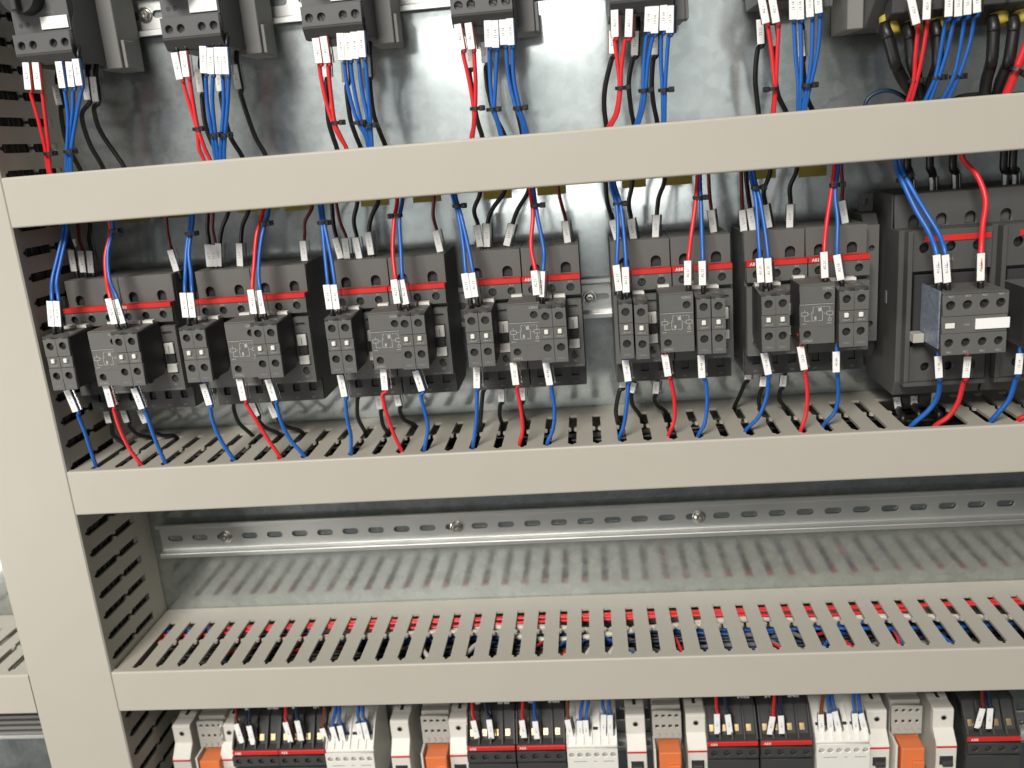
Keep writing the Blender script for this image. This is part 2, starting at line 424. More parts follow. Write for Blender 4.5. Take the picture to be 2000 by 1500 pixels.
# ================================================================== contactor pairs
NO_SCREW = cyl_y(2.9, 0.9, 2.1, 'dscrew', 14)
SLOTBAR = box(-2.9, 2.9, -0.1, 0.29, -0.45, 0.45, 'near_black')
def screw_in(parent, x, y, z, ang=0.5):
    s = part('screw', NO_SCREW, parent, (x, y, z))
    part('screw_slot', SLOTBAR, s, (0, 0.7, 0), (0, ang, 0))
PROF = ((-11, 40), (-11, 150), (-14, 152.5), (-64, 152.5), (-65.2, 151), (-65.2, 130.2), (-75, 130.2), (-75, 115), (-70, 115), (-70, 111), (-77, 111), (-77, 56), (-62, 56), (-62, 37), (-14, 37))
def contactor(x, local_i, label, ordn, logo):
    t = thing('contactor', label, 'contactor', (x, 0, 0), 'contactors in the reversing pairs')
    W = 46.0
    part('housing', prism_x(PROF, 0, W, 'black', 0.35), t)
    part('terminal_shroud', plate(W - .6, 21.9, 4.6, (('u', 10.2, 5.0, 4.1, 0.4), ('u', 34.7, 5.0, 4.1, 0.4)), 'black'), t, (0.3, -69.9, 130.5))
    for q in (10.2, 34.7): part('recess_shade', box(q - 4.6, q + 4.6, -65.28, -65.22, 130.6, 141, 'near_black'), t)  # black sheets paint the shade inside the arched openings
    part('terminal_plate', plate(W - .6, 15.3, 4.0, tuple(('c', q, 6.0, 3.3) for q in (7.6, 22.6, 37.6)), 'black'), t, (0.3, -79.1, 114.6))
    for q in (7.9, 22.9, 37.9): screw_in(t, q, -76.6, 120.6, random.uniform(0, 3))
    st = part('stripe', box(0.1, W - .1, -80.0, -70.2, 126.6, 130.6, 'red', 0.3), t)
    if logo: part('lettering', text('ABB', 3.6, 'paper'), st, (5.6, -80.1, 128.6))
    for q, s in ((7.9, '1L1'), (22.9, '3L2'), (37.9, '5L3')): part('lettering', text(s, 2.2, 'print'), t, (q, -79.25, 125.1))
    part('front_plate', plate(W - .6, 54.6, 2.4, (('o', local_i + 4, 49, 8.5, 1.2), ('r', local_i - .5, 14.5, local_i + 8.6, 41.5), ('c', local_i + 4.0, 10.2, 3.2), ('c', local_i - 18, 10.2, 3.2)), 'black'), t, (0.3, -79.4, 56.2))
    screw_in(t, local_i + 4.3, -77.6, 66.4, 1.0); screw_in(t, local_i - 17.7, -77.6, 66.4, 0.4)
    ind = part('indicator', box(local_i + .2, local_i + 7.8, -80.8, -77.3, 87.5, 96.8, 'white', 0.4), t)
    part('indicator_slot', box(local_i + 3.6, local_i + 4.3, -81, -80.9, 88.5, 94.5, 'printdim'), ind)
    part('indicator', box(local_i - .1, local_i + 8.3, -81.2, -77.3, 71.8, 79.0, 'white', 0.4), t)
    part('slider', box(local_i + .6, local_i + 7.4, -79.6, -77.2, 79.6, 87.0, 'dark', 0.3), t)
    part('lettering', text('A2', 2.4, 'print'), t, (local_i + 4.2, -79.6, 61.2))
    part('lettering', text('1SBL137001R1310', 1.9, 'print'), t, (W - 9.5, -79.6, 57.4))
    part('lower_shroud', plate(W - .6, 17.6, 4.6, tuple(('u', q, 13.0, 3.0, 8.0) for q in (9, 23, 37)), 'dark'), t, (0.3, -66.7, 37.6))  # darker plastic carries the shade cast below the contact blocks
    for q in (8.5, 23, 37.5): part('lettering', text('2T1', 2.0, 'printdim'), t, (q, -66.85, 40.2))
    return t
CA_SPOTS = {}
def aux(x, label, kind, yfront=-120.0, zt=114.4):
    t = thing('auxiliary_block', label, 'contact block', (x, yfront, zt - 44.2), 'clip-on auxiliary contact blocks')
    w = 9.9
    part('housing', prism_x(((3.2, 0.6), (3.2, 41.6), (40.4, 41.6), (40.4, 6), (33, 0.6)), 0.1, w - .1, 'dark', 0.25), t)
    part('upper_plate', plate(w, 16.4, 3.4, (('c', w / 2, 8.2, 3.15),), 'black'), t, (0, 0, 27.8))
    part('marking_plate', plate(w, 8.7, 2.8, (('r', 3.2, 3.6, 6.5, 7.4),), 'black'), t, (0, .6, 18.6))
    part('lower_plate', plate(w, 17.8, 3.4, (('c', w / 2, 11.4, 3.15),), 'black'), t, (0, 0, 0.4))
    screw_in(t, w / 2, 2.0, 36.0, random.uniform(0, 3)); screw_in(t, w / 2, 2.0, 11.8, random.uniform(0, 3))
    part('actuator', box(3.3, 6.4, -0.9, 3, 22.3, 25.9, 'white', 0.5), t)
    part('top_plate', topplate(w), t, (0, 0, 44.2))
    part('marker_clip', boxes(((0.8, w - .8, 30.5, 36.5, 44.4, 46.6), (w - 1.6, w - .4, 30.0, 31.4, 41, 46.5)), 'white'), t)
    part('lettering', text('NO' if kind else 'NC', 2.3, 'printdim'), t, (w / 2, -.12, 41.9))
    part('lettering', text('CA4-10' if kind else 'CA4-01', 1.9, 'print'), t, (w / 2, .45, 20.4))
    part('lettering', text('14NO' if kind else '22NC', 2.3, 'printdim'), t, (w / 2, -.12, 3.4))
    return t
@cached
def topplate(w):
    me = outline_mesh([rectl(0, 0, w, 39.5), rectl(2.0, 6.5, w - 2.0, 15.5), rectl(2.6, 19, w - 2.6, 25)], 2.4, 'black')
    for v in me.vertices: v.co = (v.co.x, v.co.z, -v.co.y)
    me.update()
    bm = bmesh.new(); bm.from_mesh(me); bmesh.ops.recalc_face_normals(bm, faces=bm.faces); bm.to_mesh(me); bm.free()
    return me
def diagram():
    bm = bmesh.new(); t = 0.34
    def h(x0, x1, z): add_box(bm, x0, x1, -0.12, 0, z - t / 2, z + t / 2)
    def v(x, z0, z1): add_box(bm, x - t / 2, x + t / 2, -0.12, 0, z0, z1)
    def r(x0, x1, z0, z1): h(x0, x1, z0); h(x0, x1, z1); v(x0, z0, z1); v(x1, z0, z1)
    r(1.2, 5.6, 8.6, 11.2); r(19.2, 23.6, 8.6, 11.2)
    v(3.4, 11.2, 13.2); v(3.4, 4.5, 8.6); v(21.4, 11.2, 12.6); v(21.4, 6.2, 8.6)
    h(5.6, 7.4, 9.9); h(17.2, 19.2, 9.9)
    v(8.6, 4.6, 11.6); v(9.4, 10.2, 14.6); v(16.2, 4.6, 11.6); v(15.2, 12.0, 14.6)
    for k in range(5): h(9.4 + k * 2.4, 10.8 + k * 2.4, 15.0)
    v(21.4, 13.0, 15.0)
    h(3.4, 7.4, 4.6); h(8.6, 12, 4.6); h(13.2, 16.2, 4.6)
    add_box(bm, 13.2, 15.6, -0.12, 0, 11.6, 14.2); add_box(bm, 10.4, 11.8, -0.12, 0, 5.4, 7.8)
    r(20.4, 22.4, 4.2, 6.0); h(1.4, 4.6, 2.6); h(19.4, 22.8, 2.4)
    h(0, 24.6, 17.0)
    return finish('diagram', bm, 'print')
DIAG = diagram()
def interlock(x, label):
    t = thing('interlock_unit', label, 'interlock', (x, -113.5, 71.4), 'interlock units between paired contactors')
    w = 24.9
    part('housing', prism_x(((3.6, 0.4), (3.6, 43.2), (33.6, 43.2), (33.6, 6), (28, 0.4)), 0.15, w - .15, 'dark', 0.3), t)
    part('upper_plate', plate(w, 13.4, 3.6, (('c', 20.0, 5.2, 3.0),), 'black'), t, (0, 0, 30.4))
    part('marking_plate', plate(w, 17.2, 3.0, (), 'black'), t, (0, .4, 12.9))
    part('lower_plate', plate(w, 12.6, 3.6, (('c', 5.4, 7.2, 3.0),), 'black'), t, (0, 0, 0.2))
    screw_in(t, 20.0, 2.0, 35.6, 0.8); screw_in(t, 5.4, 2.0, 7.4, 0.8)
    part('circuit_diagram', DIAG, t, (0.1, .38, 12.8))
    part('lettering', text('02NC', 3.0, 'print'), t, (20.0, -.12, 41.2))
    part('lettering', text('01NC', 3.0, 'print'), t, (5.6, -.12, 2.4))
    part('top_plate', box(0, w, 0, 34, 43.85, 45, 'black', 0.3), t)
    part('marker_clip', boxes(((1.5, 10, 28.5, 34, 45.2, 46.8),), 'white'), t)
    return t
PAIRX = [-12.3, 100.5, 214.6, 321.6, 438.7, 541.5]
for k, x0 in enumerate(PAIRX):
    o = ORD[k]
    contactor(x0, 25.3, f'contactor on the vertical-duct side of the {o} pair from the vertical duct', k, k > 3)
    contactor(x0 + 46.5, 34.3, f'contactor with exposed white slider in the {o} pair from the vertical duct', k, True)
    a = [(3.2, 13.6, 60.0, 70.4), (2.4, 12.6, 59.6, 69.9), (4.0, 14.3, 60.6, 71.0), (4.6, 15.0, 60.4, 70.6), (2.8, 14.2, 59.9, 70.6), (3.9, 14.0, 59.4, 69.7)][k]
    for j, dx in enumerate(a):
        side = ['outermost on the vertical-duct side', 'beside the outermost on the vertical-duct side', 'touching the interlock', 'beside the exposed white slider'][j]
        aux(x0 + dx, f'narrow contact block {side}, {o} contactor pair from that duct', j % 2 == 0, -120.0, 114.6 + (1.2, 1, 1.2, 0, -0.6, -1.6)[k] - (1.0 if (k == 4 and j == 1) else 0))
    interlock(x0 + (37.2, 36.4, 36.4, 36.4, 33.2, 32.6)[k], f'interlock block with printed circuit diagram on the {o} contactor pair from vertical duct')

sb = thing('side_contact_block', 'flat dark block with mounting ear against the sixth contactor pair, by the large contactor', 'contact block', (635.2, 0, 0))
part('housing', prism_x(((-11, 42), (-11, 158), (-50, 158), (-56, 150), (-56, 60), (-48, 42)), 0, 11.5, 'dark', 0.5), sb)
part('front_plate', plate(10.6, 92, 3, (('c', 5.3, 74, 2.4), ('c', 5.3, 14, 2.4)), 'black'), sb, (.4, -59.2, 58))
part('ear', plate(11, 14, 3, (('u', 5.5, 8, 2.2, 4.5),), 'black'), sb, (2.4, -34, 158.2))
# large contactors at the far end
def big_contactor(x, label, width, lab2):
    t = thing('large_contactor', label, 'contactor', (x, 0, 0), 'large contactors')
    W = width
    part('housing', prism_x(((-11, 22), (-11, 168), (-15, 172.8), (-66, 172.8), (-68, 171), (-68, 147), (-86, 147), (-86, 30), (-80, 18), (-14, 18)), 0, W, 'bigdev', 0.6), t)
    part('terminal_shroud', plate(W - 1, 25, 5.4, tuple(('u', q, 5.5, 4.3, 0.5) for q in (14, 34, 55)), 'bigdev'), t, (0.5, -73.5, 147.2))
    part('terminal_plate', plate(W - 8, 30, 6, tuple(('c', q, 17, 4.0) for q in (9, 28, 47)), 'bigdev'), t, (7, -93, 117))
    for q in (16, 35, 54): screw_in(t, q, -88.5, 134, random.uniform(0, 3))
    st = part('stripe', box(16, W - 2, -93.9, -92.9, 138.4, 142.6, 'red', 0.2), t)
    if lab2: part('lettering', text('ABB', 3.6, 'paper'), st, (24, -94.0, 140.5))
    part('side_rib', box(3.5, 7, -96, -86.3, 32, 147, 'bigdev', 0.5), t)
    part('centre_block', box(10, W - 4, -92, -86.4, 56, 114, 'near_black', 0.8), t)
    part('lower_plate', plate(W - 8, 27, 6, tuple(('c', q, 11, 3.6) for q in (13, 30, 47)), 'bigdev'), t, (7, -92.4, 32))
    for q in (20, 37, 54): screw_in(t, q, -88.0, 43, random.uniform(0, 3))
    part('lip', box(3.5, W - 1, -95.5, -86.3, 28.4, 31.7, 'bigdev', 0.5), t)
    part('side_screw', box(-.5, -.05, -62, -58, 88, 98, 'grey', .1), t)
    for q, s in ((35, '3L2'), (54, '5L3')): part('lettering', text(s, 2.6, 'print'), t, (q, -93.2, 125))
    return t
def aux4(x, label, film=False):
    t = thing('auxiliary_block', label, 'contact block', (x, -134, 62), 'four-way auxiliary contact blocks')
    W = 44
    part('housing', prism_x(((3.5, 0.5), (3.5, 43), (41, 43), (41, 8), (34, 0.5)), 0.2, W - .2, 'dark', 0.4), t)
    hs = (5.2, 16.6, 28.0, 39.0)
    part('upper_plate', plate(W, 16, 4, tuple(('c', q, 7.6, 3.5) for q in hs), 'black'), t, (0, 0, 28.4))
    part('marking_plate', plate(W, 12.2, 3.2, (), 'black'), t, (0, .7, 15.8))
    part('lower_plate', plate(W, 15.2, 4, tuple(('c', q, 8.6, 3.3) for q in hs), 'black'), t, (0, 0, 0.2))
    for q in hs:
        screw_in(t, q, 2.6, 36, random.uniform(0, 3)); screw_in(t, q, 2.6, 8.8, random.uniform(0, 3))
        part('lettering', text('NO', 2.4, 'print'), t, (q, -.12, 42.4)); part('lettering', text('NC', 2.4, 'print'), t, (q, -.12, 2.2))
    part('label', box(22.4, 45.4, -.8, .6, 18, 25.6, 'paper', 0.2), t)
    part('actuator', box(2.0, 8.4, -.5, .6, 19.6, 23.4, 'white', 0.3), t)
    part('lettering', text('CA4', 2.2, 'print'), t, (16.5, .58, 21.6))
    part('top_plate', box(0, W, 0, 41, 43.2, 44.6, 'black', 0.3), t)
    if film: part('side_film', box(-1.0, -.15, 5, 40, 4, 46, 'film'), t)
    part('foot', box(-9, -1.2, 30, 41, 3, 10, 'socket', .4), t)
    return t
big_contactor(652.5, 'large contactor carrying a four-way block with a white label', 64.5, False)
big_contactor(719.0, 'large contactor partly hidden past the four-way block', 70, True)
aux4(668.0, 'four-way auxiliary block with blank white label on the large contactor', True)
aux4(726.0, 'four-way auxiliary block on the second large contactor')

# yellow device labels stuck on the plate under the upper duct
for k, (a, b, z) in enumerate(((11.8, 36, 194.5), (46, 76, 195), (118, 154.8, 194.5), (160, 186, 193), (227.9, 252.7, 192), (273.8, 298.4, 191.8), (335, 359.4, 189.8), (381.3, 405.7, 189.8), (452.9, 473, 190.5), (488.4, 511.3, 190), (556, 580, 189.5), (598.4, 621.1, 188.2))):
    tag(part('device_label', box(a, b, -0.5, -0.05, z - 1.8, z + 6.5, 'yellow')),
        f'yellow label stuck on the plate, {"nearer" if k % 2 == 0 else "farther from"} the vertical duct, above {ORD[k // 2]} contactor pair', 'label', 'yellow labels above the contactors')

# ================================================================== motor starters along the top
def starter(x, zb, label, knob=True):
    t = thing('motor_starter', label, 'motor starter', (x, 0, zb), 'motor starters along the top rail')
    W = 45.0
    part('housing', prism_x(((-12, 4), (-12, 96), (-84, 96), (-84, 30), (-90, 22), (-90, 2), (-84, -6), (-30, -6), (-26, 4)), 0, W, 'starter', 0.5), t)
    part('terminal_plate', plate(W - 1, 13.6, 7, tuple(('c', q, 5.6, 3.2) for q in (5.6, 14.6, 30.6, 39.6)), 'starter'), t, (0.5, -97, 1.6))
    for q in (5.6, 14.6, 30.6, 39.6):
        s = part('screw', NO_SCREW, t, (q, -94.4, 7.2)); part('screw_slot', SLOTBAR, s, (0, .7, 0), (0, random.uniform(0, 3), 0))
    part('terminal_lip', prism_x(((-97.2, 0), (-97.2, 1.4), (-84, 1.4), (-84, -7), (-92, -7)), 0.2, W - .2, 'dark', 0.3), t)
    part('front_plate', plate(W - 1, 76, 8, (), 'starter'), t, (0.5, -92.2, 16))
    part('label', box(22.5, 43.6, -93.6, -92.3, 17.6, 26.4, 'paper', 0.15), t)
    part('lettering', text('MS132', 2.6, 'printdim'), t, (30, -92.4, 29.4))
    for q in (6, 11): part('test_hole', cyl_y(1.7, -92.5, -92.25, 'dark', 12), t, (q, 0, 22))
    kn = part('knob', cyl_y(13.0, -106, -92.3, 'near_black', 28), t, (15.5, 0, 41))
    part('grip', box(-2.2, 2.2, -113, -106.1, -11.5, 11.5, 'dark', 0.6), kn)
    ad = part('adapter', box(39, 57.5, -50, -12, -9.5, 110, 'grey', 0.6), t)
    part('adapter_clip', box(57.6, 60.5, -46, -30, -9, 12, 'grey', 0.4), ad)
    part('adapter_groove', box(44, 45, -50.4, -50.05, 2, 90, 'dark'), ad)
    return t
STX = [4.0, 119.0, 224.5, 333.5, 446.5, 552.0]
STZ = [324.6, 326.0, 324.4, 323.0, 321.5, 321.0]
for k in range(6):
    starter(STX[k], STZ[k], f'dark grey motor starter, {ORD[k]} from the wide vertical duct')
def big_starter(x, label):
    t = thing('large_motor_starter', label, 'motor starter', (x, 0, 300), 'large motor starters')
    part('housing', prism_x(((-12, -7), (-12, 110), (-92, 110), (-92, 16), (-60, -7)), 12, 100, 'starter', 0.8), t)
    part('side_plate', box(0, 11.6, -60, -14, -7, 100, 'grey', 0.8), t)
    part('terminal_ledge', prism_x(((-60.2, -8), (-96, 13), (-96, -2), (-62, -12)), 20, 98, 'dark', 0.6), t)
    part('front_plate', box(16, 98, -97, -92.2, 14, 100, 'starter', 0.6), t)
    for q in (24, 40, 58): part('terminal_collar', tube([(q, -76, -2), (q, -78, -8), (q + .5, -80, -14.5)], 6.6, 'yellow', 12, 2), t)
    return t
big_starter(619.5, 'large dark motor starter with yellow terminal collars above thick black cables')
big_starter(693.5, 'second large motor starter with yellow collars, past the thick black cables')

# ================================================================== wires
TAGW = 5.2
def add_tag(w, p0, p1, y, txt, off=0.0):
    """white printed marker beside the wire; p0 upper, p1 lower, mm"""
    a = Vector((p0[0], y, p0[2])); b = Vector((p1[0], y, p1[2])); c = (a + b) / 2; d = a - b
    L = round(d.length * 2) / 2; phi = math.atan2(d.x, d.z)
    t = part('marker', box(-TAGW / 2, TAGW / 2, -0.45, 0.45, -L / 2, L / 2, 'paper', 0.15), w, c, (0, phi, 0))
    part('lettering', text(txt, 2.7, 'tagink'), t, (0.2, -0.52, 0.0), (0, -math.pi / 2, 0))
    part('clear_sleeve', sleeve(L), t)
    return t
@cached
def sleeve(L):
    bm = bmesh.new()
    pr = [(2.62, -0.5), (3.6, -0.4), (4.6, 0.6), (5.0, 2.6), (3.6, 4.6), (1.2, 5.0), (-1.6, 4.4), (-3.0, 1.4), (-2.62, -0.5)]
    a = [bm.verts.new((x * MM, y * MM, -L / 2 * MM)) for x, y in pr]; c = [bm.verts.new((x * MM, y * MM, L / 2 * MM)) for x, y in pr]
    n = len(pr)
    for i in range(n - 1): bm.faces.new((a[i], a[i + 1], c[i + 1], c[i]))
    return finish('sleeve', bm, 'clear')
def V3(p): return Vector(p)
NAMES = {'w_red': 'red', 'w_blue': 'blue', 'w_black': 'black', 'w_darkred': 'dark red', 'w_brown': 'brown', 'w_white': 'white', 'w_grey': 'grey', 'w_navy': 'navy blue'}
def wire(colr, r, pts, tags, label, group, txt='A1.13'):
    me = tube(pts, r, colr)
    w = part('wire', me)
    tag(w, label, 'wire', group)
    for (p0, p1, y) in tags: add_tag(w, p0, p1, y, txt)
    return w
def lerp(a, b, t): return a + (b - a) * t
def hang(colr, r, tg, pts, y0, y1, zterm, zend, label, group, txt, push=1.8):
    """wire leaving a terminal downwards: marker first, then px path, ending inside the duct below"""
    P = []
    if tg:
        a = at(tg[0], tg[1], y0); b = at(tg[2], tg[3], y0)
        d = (a - b).normalized()
        off = Vector((push, 2.0, 0))
        P += [a + d * .8 + off, a + off, b + off]
    n = len(pts)
    for i, q in enumerate(pts):
        P.append(at(q[0], q[1], lerp(y0 + 2, y1, (i + (1 if tg else 0)) / max(1, n - (0 if tg else 1)))))
    e = P[-1].copy(); e.z = zend; e.y += 3
    P.append(e)
    w = wire(colr, r, P, [(a, b, y0)] if tg else [], label, group, txt)
    if tg: part('ferrule', tube([a + d * .5 + off, a + d * 3 + off, a + d * 6 + off + Vector((0, 1.5, 0)), a + d * 9.5 + off + Vector((-d.x * 4, 4, 0))], r + .25, 'w_black', 8, 2), w)
    return w
@cached
def tie_band(rx, ry):
    bm = bmesh.new(); n = 18; R = []
    for i in range(n):
        t = 2 * math.pi * i / n; c, s = math.cos(t), math.sin(t)
        R.append([bm.verts.new(((rx + o) * c * MM, (ry + o) * s * MM, z * MM)) for o, z in ((0, -1.25), (0.75, -1.25), (0.75, 1.25), (0, 1.25))])
    for i in range(n):
        a, b = R[i], R[(i + 1) % n]
        for k in range(4): bm.faces.new((a[k], a[(k + 1) % 4], b[(k + 1) % 4], b[k]))
    return finish('tie', bm, 'tie')
def tie(u, v, y, label, rx=3.4, ry=3.0, side=1, tilt=0.0):
    p = at(u, v, y)
    o = part('cable_tie', tie_band(rx, ry), None, p, (0, tilt, 0))
    tag(o, label, 'cable tie', 'black cable ties')
    part('head', box(-2.2, 2.2, -2.6, 1.8, -1.9, 1.9, 'tie', 0.4), o, (side * (rx + 1.4), -ry * .4, 0))
    part('tail', box(-.6, .6, -5.2, -2.5, -1.1, 1.1, 'tie'), o, (side * (rx + 1.8), -ry * .4, 0))
    return o

# ---- below the motor starters: (red, blue, black) given as marker px (x0,y0,x1,y1) + path px
TOP = [
 dict(red=[((50, 122, 55, 175), [(60, 182), (75, 235), (88, 290), (94, 332)]), ((69, 122, 75, 175), [(83, 182), (89, 235), (95, 285), (98, 332)])],
      blue=[((114, 120, 122, 172), [(127, 178), (133, 230), (131, 290), (130, 330)]), ((134, 120, 140, 170), [(143, 178), (142, 215), (136, 270), (134, 330)]), ((147, 115, 155, 167), [(160, 174), (151, 220), (141, 280), (139, 330)])],
      black=[((107, 165, 116, 205), [(119, 212), (126, 262), (140, 300), (156, 330)]), ((165, 150, 171, 195), [(160, 225), (175, 280), (200, 325)]), ((181, 150, 187, 198), [(184, 212), (197, 258), (242, 325)])],
      tie=[(96, 300, 1), (135, 296, 1)]),
 dict(red=[((340, 103, 351, 155), [(358, 162), (372, 210), (384, 252), (389, 290), (398, 312)]), ((357, 100, 364, 150), [(371, 158), (378, 205), (387, 252), (400, 290), (410, 312)])],
      blue=[((396, 90, 398, 143), [(402, 150), (405, 200), (414, 262), (421, 310)]), ((410, 93, 412, 145), [(416, 152), (415, 200), (420, 255), (426, 310)]), ((424, 92, 427, 145), [(435, 152), (437, 200), (433, 262), (431, 308)]), ((437, 92, 441, 145), [(447, 152), (445, 200), (440, 262), (438, 308)])],
      black=[((386, 135, 392, 180), [(395, 190), (403, 250), (426, 306)]), ((425, 140, 430, 178), [(432, 190), (448, 262), (473, 306)]), ((457, 126, 466, 174), [(470, 182), (482, 222), (499, 268), (519, 304)])],
      tie=[(387, 252, 1), (419, 264, 1), (438, 264, 1)]),
 dict(red=[((616, 74, 623, 124), [(624, 130), (635, 190), (650, 240), (665, 270), (677, 290)]), ((631, 71, 639, 123), [(641, 130), (647, 190), (654, 240), (666, 268), (676, 290)])],
      blue=[((664, 65, 667, 117), [(673, 124), (679, 170), (696, 232), (713, 264), (719, 288)]), ((678, 65, 681, 117), [(685, 124), (691, 170), (704, 232), (716, 262), (721, 288)]), ((691, 62, 694, 115), [(701, 122), (706, 170), (718, 232), (723, 288)]), ((704, 60, 708, 112), [(714, 120), (718, 170), (723, 232), (727, 288)])],
      black=[((634, 105, 637, 150), [(638, 160), (641, 230), (650, 266), (658, 290)]), ((672, 120, 675, 160), [(677, 172), (684, 230), (695, 265), (705, 290)]), ((716, 108, 719, 150), [(722, 158), (729, 220), (742, 258), (753, 286)])],
      tie=[(657, 240, 1), (698, 240, 1), (722, 245, 1)]),
 dict(red=[((893, 47, 902, 97), [(904, 104), (917, 160), (925, 212), (925, 245), (920, 274)]), ((914, 45, 921, 96), [(926, 104), (929, 160), (928, 212), (926, 245), (923, 272)])],
      blue=[((952, 40, 954, 92), [(956, 98), (957, 150), (963, 212), (972, 242), (978, 268)]), ((966, 40, 968, 93), [(971, 100), (968, 160), (966, 212), (974, 242), (981, 268)]), ((981, 38, 984, 88), [(989, 96), (993, 150), (1007, 206), (1018, 234), (1024, 264)]), ((995, 36, 998, 88), [(1001, 96), (1003, 150), (1014, 206), (1023, 236), (1030, 264)])],
      black=[((915, 92, 918, 132), [(917, 140), (922, 175), (931, 230), (942, 268)]), ((946, 82, 948, 122), [(949, 135), (953, 175), (966, 224), (986, 266)]), ((992, 90, 994, 126), [(995, 140), (1003, 190), (1012, 225), (1020, 264)])],
      tie=[(929, 212, 1), (961, 214, 1), (1013, 211, 1)]),
 dict(red=[((1200, 18, 1201, 72), [(1201, 80), (1207, 130), (1210, 172), (1203, 220), (1187, 252)]), ((1229, 18, 1227, 72), [(1221, 80), (1214, 130), (1212, 172), (1206, 220), (1191, 252)])],
      blue=[((1267, 10, 1265, 62), [(1263, 70), (1258, 120), (1256, 175), (1250, 215), (1241, 248)]), ((1280, 12, 1278, 65), [(1275, 72), (1266, 120), (1261, 175), (1255, 215), (1246, 248)]), ((1296, 6, 1295, 60), [(1292, 68), (1291, 120), (1294, 175), (1295, 242)]), ((1309, 11, 1308, 64), [(1306, 72), (1302, 120), (1299, 175), (1298, 242)])],
      black=[((1196, 60, 1196, 105), [(1194, 118), (1182, 170), (1180, 210), (1184, 246)]), ((1241, 60, 1239, 108), [(1236, 116), (1228, 160), (1232, 210), (1238, 244)]), ((1279, 66, 1278, 107), [(1276, 116), (1273, 160), (1276, 200), (1284, 242)])],
      tie=[(1213, 172, 1), (1258, 177, 1), (1297, 176, 1)]),
 dict(red=[((1486, -8, 1496, 45), [(1500, 52), (1508, 110), (1513, 172), (1508, 228)]), ((1507, -8, 1516, 44), [(1521, 52), (1518, 110), (1515, 172), (1511, 228)])],
      blue=[((1548, -14, 1549, 38), [(1551, 46), (1554, 110), (1559, 166), (1558, 224)]), ((1562, -14, 1563, 38), [(1564, 46), (1565, 110), (1564, 166), (1562, 224)]), ((1580, -19, 1582, 33), [(1587, 42), (1585, 110), (1577, 166), (1566, 222)]), ((1596, -24, 1599, 26), [(1602, 36), (1597, 100), (1583, 164), (1570, 222)])],
      black=[((1484, 38, 1486, 86), [(1480, 96), (1475, 150), (1478, 190), (1482, 228)]), ((1506, 50, 1510, 90), [(1512, 110), (1518, 180), (1537, 224)]), ((1563, 60, 1566, 110), [(1568, 130), (1576, 190), (1588, 220)])],
      tie=[(1509, 174, -1), (1577, 167, 1)]),
 dict(red=[((1778, -8, 1790, 47), [(1793, 54), (1788, 110), (1784, 160), (1768, 212)]), ((1811, -14, 1809, 38), [(1811, 48), (1801, 110), (1790, 160), (1776, 210)])],
      blue=[((1854, -22, 1852, 33), [(1847, 44), (1838, 95), (1827, 150), (1804, 204)]), ((1872, -22, 1871, 32), [(1863, 44), (1850, 100), (1834, 150), (1814, 204)]), ((1890, -24, 1889, 29), [(1884, 40), (1875, 95), (1862, 150), (1838, 200)]), ((1907, -28, 1908, 25), [(1903, 36), (1894, 85), (1873, 148), (1850, 198)])],
      black=[], tie=[(1785, 158, 1), (1828, 152, 1), (1866, 150, 1)]),
]
ZT, ZD = 3.5, 226
for k, S in enumerate(TOP):
    src = f'the {ORD[k]} motor starter from vertical duct' if k < 6 else 'the large motor starter with yellow collars'
    ys = -94 if k < 6 else -106
    for j, (tg, pts) in enumerate(S['red']):
        hang('w_red', 1.55, tg, pts, ys, -80, ZT, ZD, f'red tagged wire {["farther from", "nearer to"][j]} the blues, hanging from {src}', f'red wires under starter {ORD[k]}', 'A2.1')
    for j, (tg, pts) in enumerate(S['blue']):
        hang('w_blue', 1.5, tg, pts, ys, -80, ZT, ZD, f'blue tagged wire, {ORD[j]} from the reds, hanging from {src}', f'blue wires under starter {ORD[k]}', '13.14')
    for j, (tg, pts) in enumerate(S['black']):
        hang('w_black', 1.9, tg, pts, -66, -46, 14, ZD, f'{ORD[j]} black tagged wire from vertical duct, behind coloured wires of {ORD[k]} motor starter', f'black wires under starter {ORD[k]}', 'T1.U')
    for j, (u, v, sd) in enumerate(S['tie']):
        what = 'red wires' if j == 0 else ('blue wires' if len(S['tie']) == 2 else ('inner blue wires' if j == 1 else 'outer blue wires'))
        tie(u, v, -84, f'cable tie on {what} of {src}', 3.6, 2.8, sd)
# thick cables of the large starters
for j, (tg, pts, tgn) in enumerate([((1735, 74, 1748, 122), [(1752, 132), (1765, 158), (1796, 206)], 1), ((1778, 76, 1782, 122), [(1788, 140), (1794, 170), (1806, 206)], 1), ((1830, 72, 1832, 118), [(1826, 140), (1815, 170), (1806, 206)], 1),
                                    ((1941, 62, 1938, 115), [(1934, 130), (1926, 160), (1922, 196)], 1), ((1980, 62, 1972, 115), [(1966, 130), (1954, 160), (1946, 194)], 1)]):
    hang('w_black', 4.2, tg, pts, -88, -70, 10, ZD, f'{ORD[j]} thick black tagged cable below the yellow collars, counted from the vertical duct', 'thick black cables', 'L1', 0.5)
w = hang('w_red', 3.0, None, [(2012, 70), (1996, 110), (1980, 150), (1960, 196)], -96, -80, 0, ZD, 'thick red bundled wire slanting down past the thick black cables', None, '')
tie(1985, 138, -88, 'black cable tie on the thick slanting red wire', 4.2, 4.0, 1, 0.5)
wire('w_navy', 1.5, [at(1688, 212, -60), at(1694, 194, -60), at(1712, 181, -60), at(1735, 177, -60), at(1756, 184, -60), at(1780, 200, -60), at(1790, 212, -60)], [], 'dark blue wire looping just above the upper duct', None)
wire('w_black', 1.7, [at(1860, 196, -60), at(1880, 188, -60), at(1920, 184, -60), at(1960, 186, -60), at(2005, 182, -60)], [], 'black wire lying along the top of the upper duct by thick cables', None)

